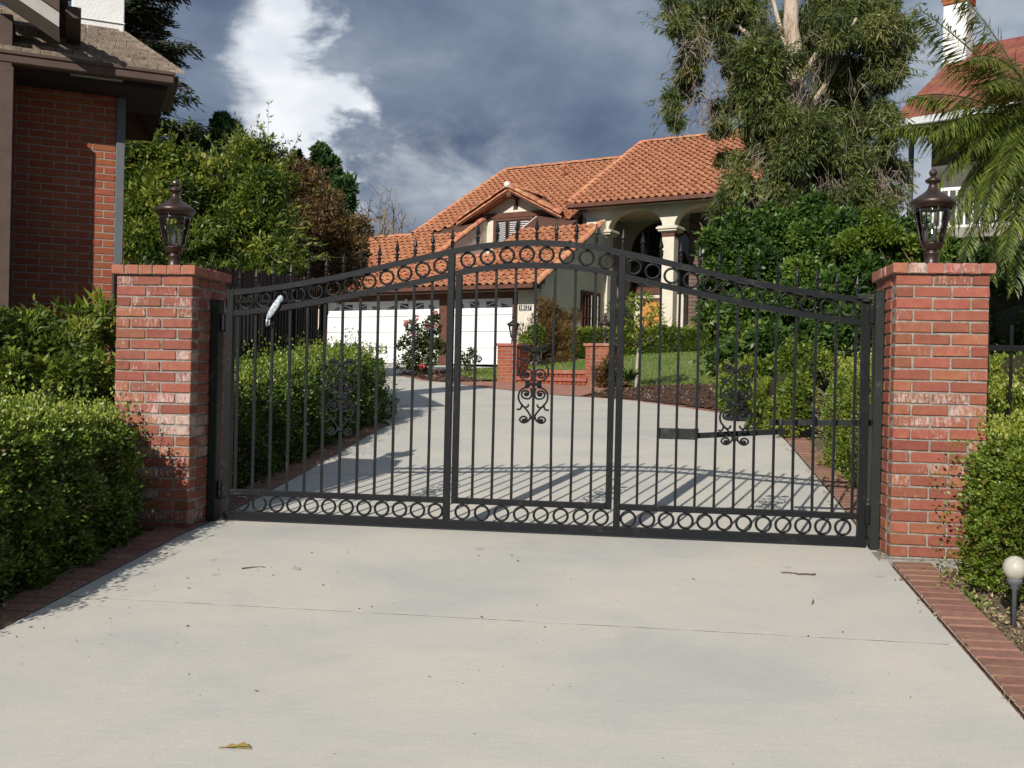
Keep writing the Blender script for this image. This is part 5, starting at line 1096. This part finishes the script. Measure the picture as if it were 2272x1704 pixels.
for x, y, r_, n in ((1545, 95, 40, 70), (1560, 200, 45, 70), (1570, 260, 30, 30), (1696, 440, 60, 80), (1660, 400, 35, 30), (1840, 400, 60, 70), (1870, 440, 50, 40), (1790, 500, 50, 30), (1640, 470, 40, 35), (1800, 180, 50, 60), (1960, 400, 45, 70), (1700, 330, 50, 60), (1760, 240, 60, 60)):
    for _ in range(n):
        c_ = loc(tr, [at(x+rng.normal()*r_*.5, y+rng.normal()*r_*.5, 16.6+rng.uniform(-.3, .5))])[0]; dr = np.array([rng.normal()*.5, rng.normal()*.5, -1.0]); dr = dr/np.linalg.norm(dr); ln = rng.uniform(.15, .42); k_ = rng.normal(size=3)*.06
        mb.tube([tuple(c_), tuple(c_+dr*ln*.5+k_), tuple(c_+dr*ln+k_*.5+np.array([0, 0, .04]))], [.005, .004, .002], 3, cap=False)
for _ in range(800):
    x, y, r_ = TC[rng.integers(0, len(TC))]; c_ = loc(tr, [at(x+rng.normal()*r_*.6, y+rng.normal()*r_*.6, 17.3+rng.uniform(-1.0, .6))])[0]; dr = np.array([rng.normal()*.35, rng.normal()*.35, -1.0]); ln = rng.uniform(.2, .5); k_ = rng.normal(size=3)*.05
    mb.tube([tuple(c_), tuple(c_+dr*ln*.5+k_), tuple(c_+dr*ln+k_*.4)], [.0045, .0035, .002], 3, cap=False)
mb.build('dead_twigs', MT['twig'], tr, kind='stuff')

# ------------------------------------------------------------------ trees on the left
def tree(name, label, pxs, base_px, per, L, W, mat, r0=.12, **kw):
    b = at(*base_px); _, a_ = ua(b[0], b[1]); r_ = plant(name, (b[0], b[1], hgt(a_)-.05), label, 'tree', 'trees along the left boundary'); cl = [(loc(r_, [at(x, y, Y)])[0], rr) for x, y, Y, rr in pxs]; clump_plant(r_, cl, per, L, W, mat, **kw)
    top = max(cl, key=lambda c_: c_[0][2])[0]; woody(r_, [(0, 0, 0), tuple(top*.82)], [tuple(c_) for c_, _ in cl[::2]], r0, .03); return r_
tree('bushy_tree', 'bushy green tree right behind the left lantern', [(310, 360, 19.5, .75), (370, 400, 19.5, .8), (320, 450, 19.3, .85), (390, 480, 19.2, .85), (300, 540, 19, .85), (380, 570, 19, .9), (340, 620, 18.8, .8), (430, 560, 19, .75), (300, 330, 20, .5), (430, 440, 19.6, .7), (430, 640, 18.6, .7), (280, 620, 19, .7)], (350, 700, 19.3), 1750, .115, .04, LF['tree'], patch=.25, shell=.2, sub=15, subr=.33, sprays=240, slen=.55)
tree('bushy_tree', 'lighter green feathery tree left of the brown tree', [(520, 380, 20.5, .7), (570, 360, 20.5, .6), (470, 400, 20.5, .65), (560, 440, 20, .8), (480, 480, 20, .8), (600, 500, 19.8, .65), (530, 540, 19.6, .8), (580, 590, 19.4, .7), (480, 600, 19.2, .75), (610, 400, 20.5, .45), (600, 350, 20.6, .35), (530, 640, 19, .7), (640, 560, 19.5, .45)], (540, 700, 20), 1500, .115, .034, LF['tree'], patch=.3, shell=.15, sub=15, subr=.34, sprays=320, slen=.7)
tree('cypress_tree', 'dark green rounded cypress top behind the bushy trees, left of two', [(432, 300, 40, .5), (420, 340, 40, .8), (455, 350, 40, .75), (430, 400, 40, 1.15), (450, 460, 40, 1.3), (415, 330, 40, .6)], (435, 760, 40), 1500, .2, .07, LF['cypress'], up=.6, shell=.4, sub=10, core=.6)
tree('cypress_tree', 'dark green rounded cypress top behind the bushy trees, right of two', [(492, 275, 41, .5), (512, 290, 41, .55), (500, 320, 41, .8), (485, 350, 41, .75), (520, 330, 41, .6), (500, 400, 41, 1.2), (500, 470, 41, 1.3)], (500, 760, 41), 1500, .2, .07, LF['cypress'], up=.6, shell=.4, sub=10, core=.6)
tree('cypress_tree', 'tall narrow cypress standing against the bright cloud behind the brown tree', [(715, 340, 46, .45), (712, 370, 46, .62), (735, 385, 46, .68), (755, 420, 46, .68), (720, 420, 46, .9), (745, 455, 46, .85), (760, 450, 46, .6), (730, 500, 46, 1.2)], (735, 780, 46), 1300, .22, .08, LF['cypress'], up=.5, shell=.4, sub=10, core=.6)
tree('pine_tree', 'small dark pine top left of the tall narrow cypress', [(660, 360, 47, .45), (650, 385, 47, .65), (675, 385, 47, .6), (660, 420, 47, .9), (640, 400, 47, .52)], (660, 780, 47), 1200, .22, .07, LF['conifer'], up=.4, shell=.4, sub=9)
tree('brown_tree', 'brownish autumn tree beside the garage roof', [(660, 400, 24, .55), (640, 450, 24, .65), (700, 450, 24, .7), (660, 510, 23.8, .8), (730, 510, 23.8, .75), (770, 520, 23.8, .6), (690, 570, 23.5, .8), (760, 570, 23.5, .7), (640, 560, 23.8, .7), (740, 610, 23.3, .6), (670, 620, 23.3, .7), (690, 400, 24.2, .4), (780, 560, 23.6, .5)], (700, 720, 23.8), 1800, .10, .03, LF['brown'], shell=.2, sub=14, subr=.34, patch=.25, sprays=160, slen=.5)
bt = plant('bare_tree', tuple(at(850, 800, 46)[:2])+(1.6,), 'leafless pale branched tree beyond the garage roof', 'tree'); mb = MB(); tw = MB()
for q_ in ((835, 545), (875, 540)):
    b0 = loc(bt, [at(q_[0], 640, 46)])[0]
    for k in range(9):
        tip = loc(bt, [at(q_[0]+rng.normal()*26, 440+rng.uniform(-15, 60), 46+rng.normal())])[0]; pts = limb(mb, tuple(b0+np.array([0, 0, rng.uniform(0, 1.2)])), tuple(tip), .07, .015, .06, 7, 5)
        for p in pts[2:]:
            for _ in range(3): limb(tw, p, tuple(np.array(p)+np.array([rng.normal()*.4, rng.normal()*.4, rng.uniform(.2, .7)])), .014, .005, .1, 3, 3)
mb.tube([(0, 0, -.2), tuple(loc(bt, [at(855, 640, 46)])[0])], [.16, .10], 8); mb.build('trunk', MT['twig'], bt, True); tw.build('twigs', MT['twig'], bt)
# conifer behind the brick house
cf = plant('conifer_tree', (-15.6, 38, 1.2), 'dark drooping conifer behind the brick house', 'tree'); mb = MB(); mb.tube([(0, 0, -.2), (0, 0, 12), (.1, 0, 21)], [.5, .35, .06], 10); mb.build('trunk', MT['bark'], cf, True)
NP, ND = [], []; mb = MB()
for z in np.arange(7.6, 20, .48):
    for k in range(8):
        a_ = rng.uniform(-1.6, 1.6) if k < 5 else rng.uniform(0, 6.28); ln = rng.uniform(2.8, 4.7)*(1-.045*(z-7.6)); e = np.array([math.cos(a_)*ln, math.sin(a_)*ln, -.12*ln]); p0 = np.array([0, 0, z]); pts = limb(mb, tuple(p0), tuple(p0+e+np.array([0, 0, .1])), .03, .008, .05, 6, 4)
        m_ = 420; t = rng.random(m_)**.7; ctr = p0+t[:, None]*e; side = np.array([-math.sin(a_), math.cos(a_), 0]); off = rng.normal(size=m_)*.40*(1.1-t*.4); NP.append(ctr+side*off[:, None]+np.c_[np.zeros(m_), np.zeros(m_), -.3*np.abs(off)-.22*rng.random(m_)]); ND.append(np.sign(off)[:, None]*side+e/ln*.6+np.array([0, 0, -.25]))
mb.build('branches', MT['bark'], cf, True); NP = np.concatenate(NP); leaves('needles', NP, np.concatenate(ND), .25, .06, LF['conifer'], cf, spread=.5)

# ------------------------------------------------------------------ palm
pm = plant('palm_tree', tuple(at(2345, 500, 8.9)[:2])+(-.05,), 'feathery palm with arching fronds at the right edge', 'palm'); pz = at(2345, 330, 8.9)[2]+.05
mb = MB(); mb.tube([(0, 0, 0), (.03, 0, pz*.5), (0, 0, pz)], [.16, .13, .11], 12); mb.build('trunk', MT['bark'], pm, True)
hub = np.array([0, 0, pz])
def frond(tip, sag, ln_leaf=.34, base=None):
    b = hub if base is None else np.array(base); tip = np.array(tip); m_ = 16; ts = np.linspace(0, 1, m_); d_ = tip-b; pts = [b+d_*t+np.array([0, 0, sag*4*t*(1-t)]) for t in ts]
    MBf = MB(); MBf.tube([tuple(p) for p in pts], list(np.linspace(.012, .003, m_)), 5); ro = MBf.build('frond', LF['palm'], pm)
    n = 190; t = np.repeat(np.linspace(.08, 1, n//2), 2); P = b+d_*t[:, None]+np.c_[np.zeros(n), np.zeros(n), sag*4*t*(1-t)]
    tg = unit(np.tile(d_, (n, 1))+np.c_[np.zeros(n), np.zeros(n), sag*4*(1-2*t)]); up_ = np.array([0, 0, 1.]); sd_ = unit(np.cross(tg, up_)); sg = np.tile([1, -1], n//2)[:, None]
    out = sd_*sg*.75+tg*.55+np.array([0, 0, -.45])+rng.normal(size=(n, 3))*.12; L_ = ln_leaf*(np.sin(np.clip(t*2.8+.35, 0, math.pi))*.75+.25)
    # two-piece leaflets that bend down
    o1 = unit(out); b1 = unit(np.cross(o1, tg)); rd = np.clip(rng.normal(.5, .22, n), 0, 1)
    me = leaf_mesh('leaflets', P, o1, unit(np.cross(o1, b1)), L_, .013, LF['palm'], rd, mid=.5); link('leaflets', me, None, ro)['kind'] = 'stuff'
    o2 = unit(o1+np.array([0, 0, -.75])); me = leaf_mesh('leaflets', P+o1*L_[:, None]*.5, o2, unit(np.cross(o2, b1)), L_*.75, .011, LF['palm'], rd, mid=.3); link('leaflets', me, None, ro)['kind'] = 'stuff'
def T(x, y, Y): return loc(pm, [at(x, y, Y)])[0]
for x, y, Y, sg in ((1965, 285, 8.9, .14), (2020, 215, 9.3, .22), (2040, 20, 8.6, .12), (2110, -40, 9.2, .15), (2150, 130, 8.2, .35), (2190, 190, 7.9, .35), (2060, 430, 8.6, .45), (2090, 520, 8.4, .5), (2140, 560, 8.0, .5), (2180, 470, 7.8, .5), (2200, 620, 8.3, .45), (2230, 560, 7.7, .5), (2075, 350, 9.4, .4), (2130, 420, 9.3, .42), (2250, 640, 8.0, .5), (2120, 620, 8.9, .5), (2400, 200, 9.5, .3), (2560, 300, 9.2, .4), (2500, 500, 8.7, .5), (2330, 100, 10, .3), (2230, 380, 7.9, .4), (2160, 330, 8.3, .38), (2190, 500, 8.9, .45), (2100, 480, 9.3, .45), (2240, 480, 8.5, .45), (2060, 300, 8.4, .3), (2110, 380, 8.8, .4), (2150, 520, 9.2, .5), (2215, 330, 8.2, .35), (2180, 280, 9.6, .3), (2080, 570, 9.0, .5), (2230, 250, 8.6, .3), (2140, 470, 8.5, .45)): frond(T(x, y, Y), sg*.8)
bf = empty('board_fence', G(-3.75, 2.0, .0), -YAW+math.pi/2+.06, 'dark stained board fence behind the iron fence on the left', 'fence'); bdm = [MB().cbox(-.07, .07, -.012, .012, 0, 1.75+.02*i, .004).mesh('board', M('dark stained board %d' % i, (.05+.008*i, .033, .026), (.075, .052, .042), 6, .9, .3, 50, stretch=(3, 3, .3))) for i in range(3)]
for i in range(43): link('board', bdm[i % 3], None, bf, (.15*i, random.uniform(-.004, .004), hgt(2+.15*i)-.05), (0, random.uniform(-.008, .008), 0))
MB().sweep([(-.05, .5), (6.4, .98)], .08, -.05, -.02).build('rail', MT['trim2'], bf)
shrub('leafy_shrub', 'dark low shrub behind the fence right of the right pillar', [(2240, 850, 7.2, .3), (2230, 930, 7.0, .3), (2300, 850, 7.2, .4), (2220, 820, 7.6, .2)], G(3.1, .9, 0), 2600, .045, .02, LF['mid'], core=.6)
shrub('leafy_shrub', 'shaded background shrub behind the palm fronds', [(2180, 620, 11.5, .5), (2260, 640, 11.5, .6), (2230, 700, 11, .6), (2150, 680, 12, .5), (2290, 560, 11.6, .6), (2280, 760, 10.5, .6)], G(4.6, 4.6, .35), 2600, .07, .03, LF['dark'], core=.7)
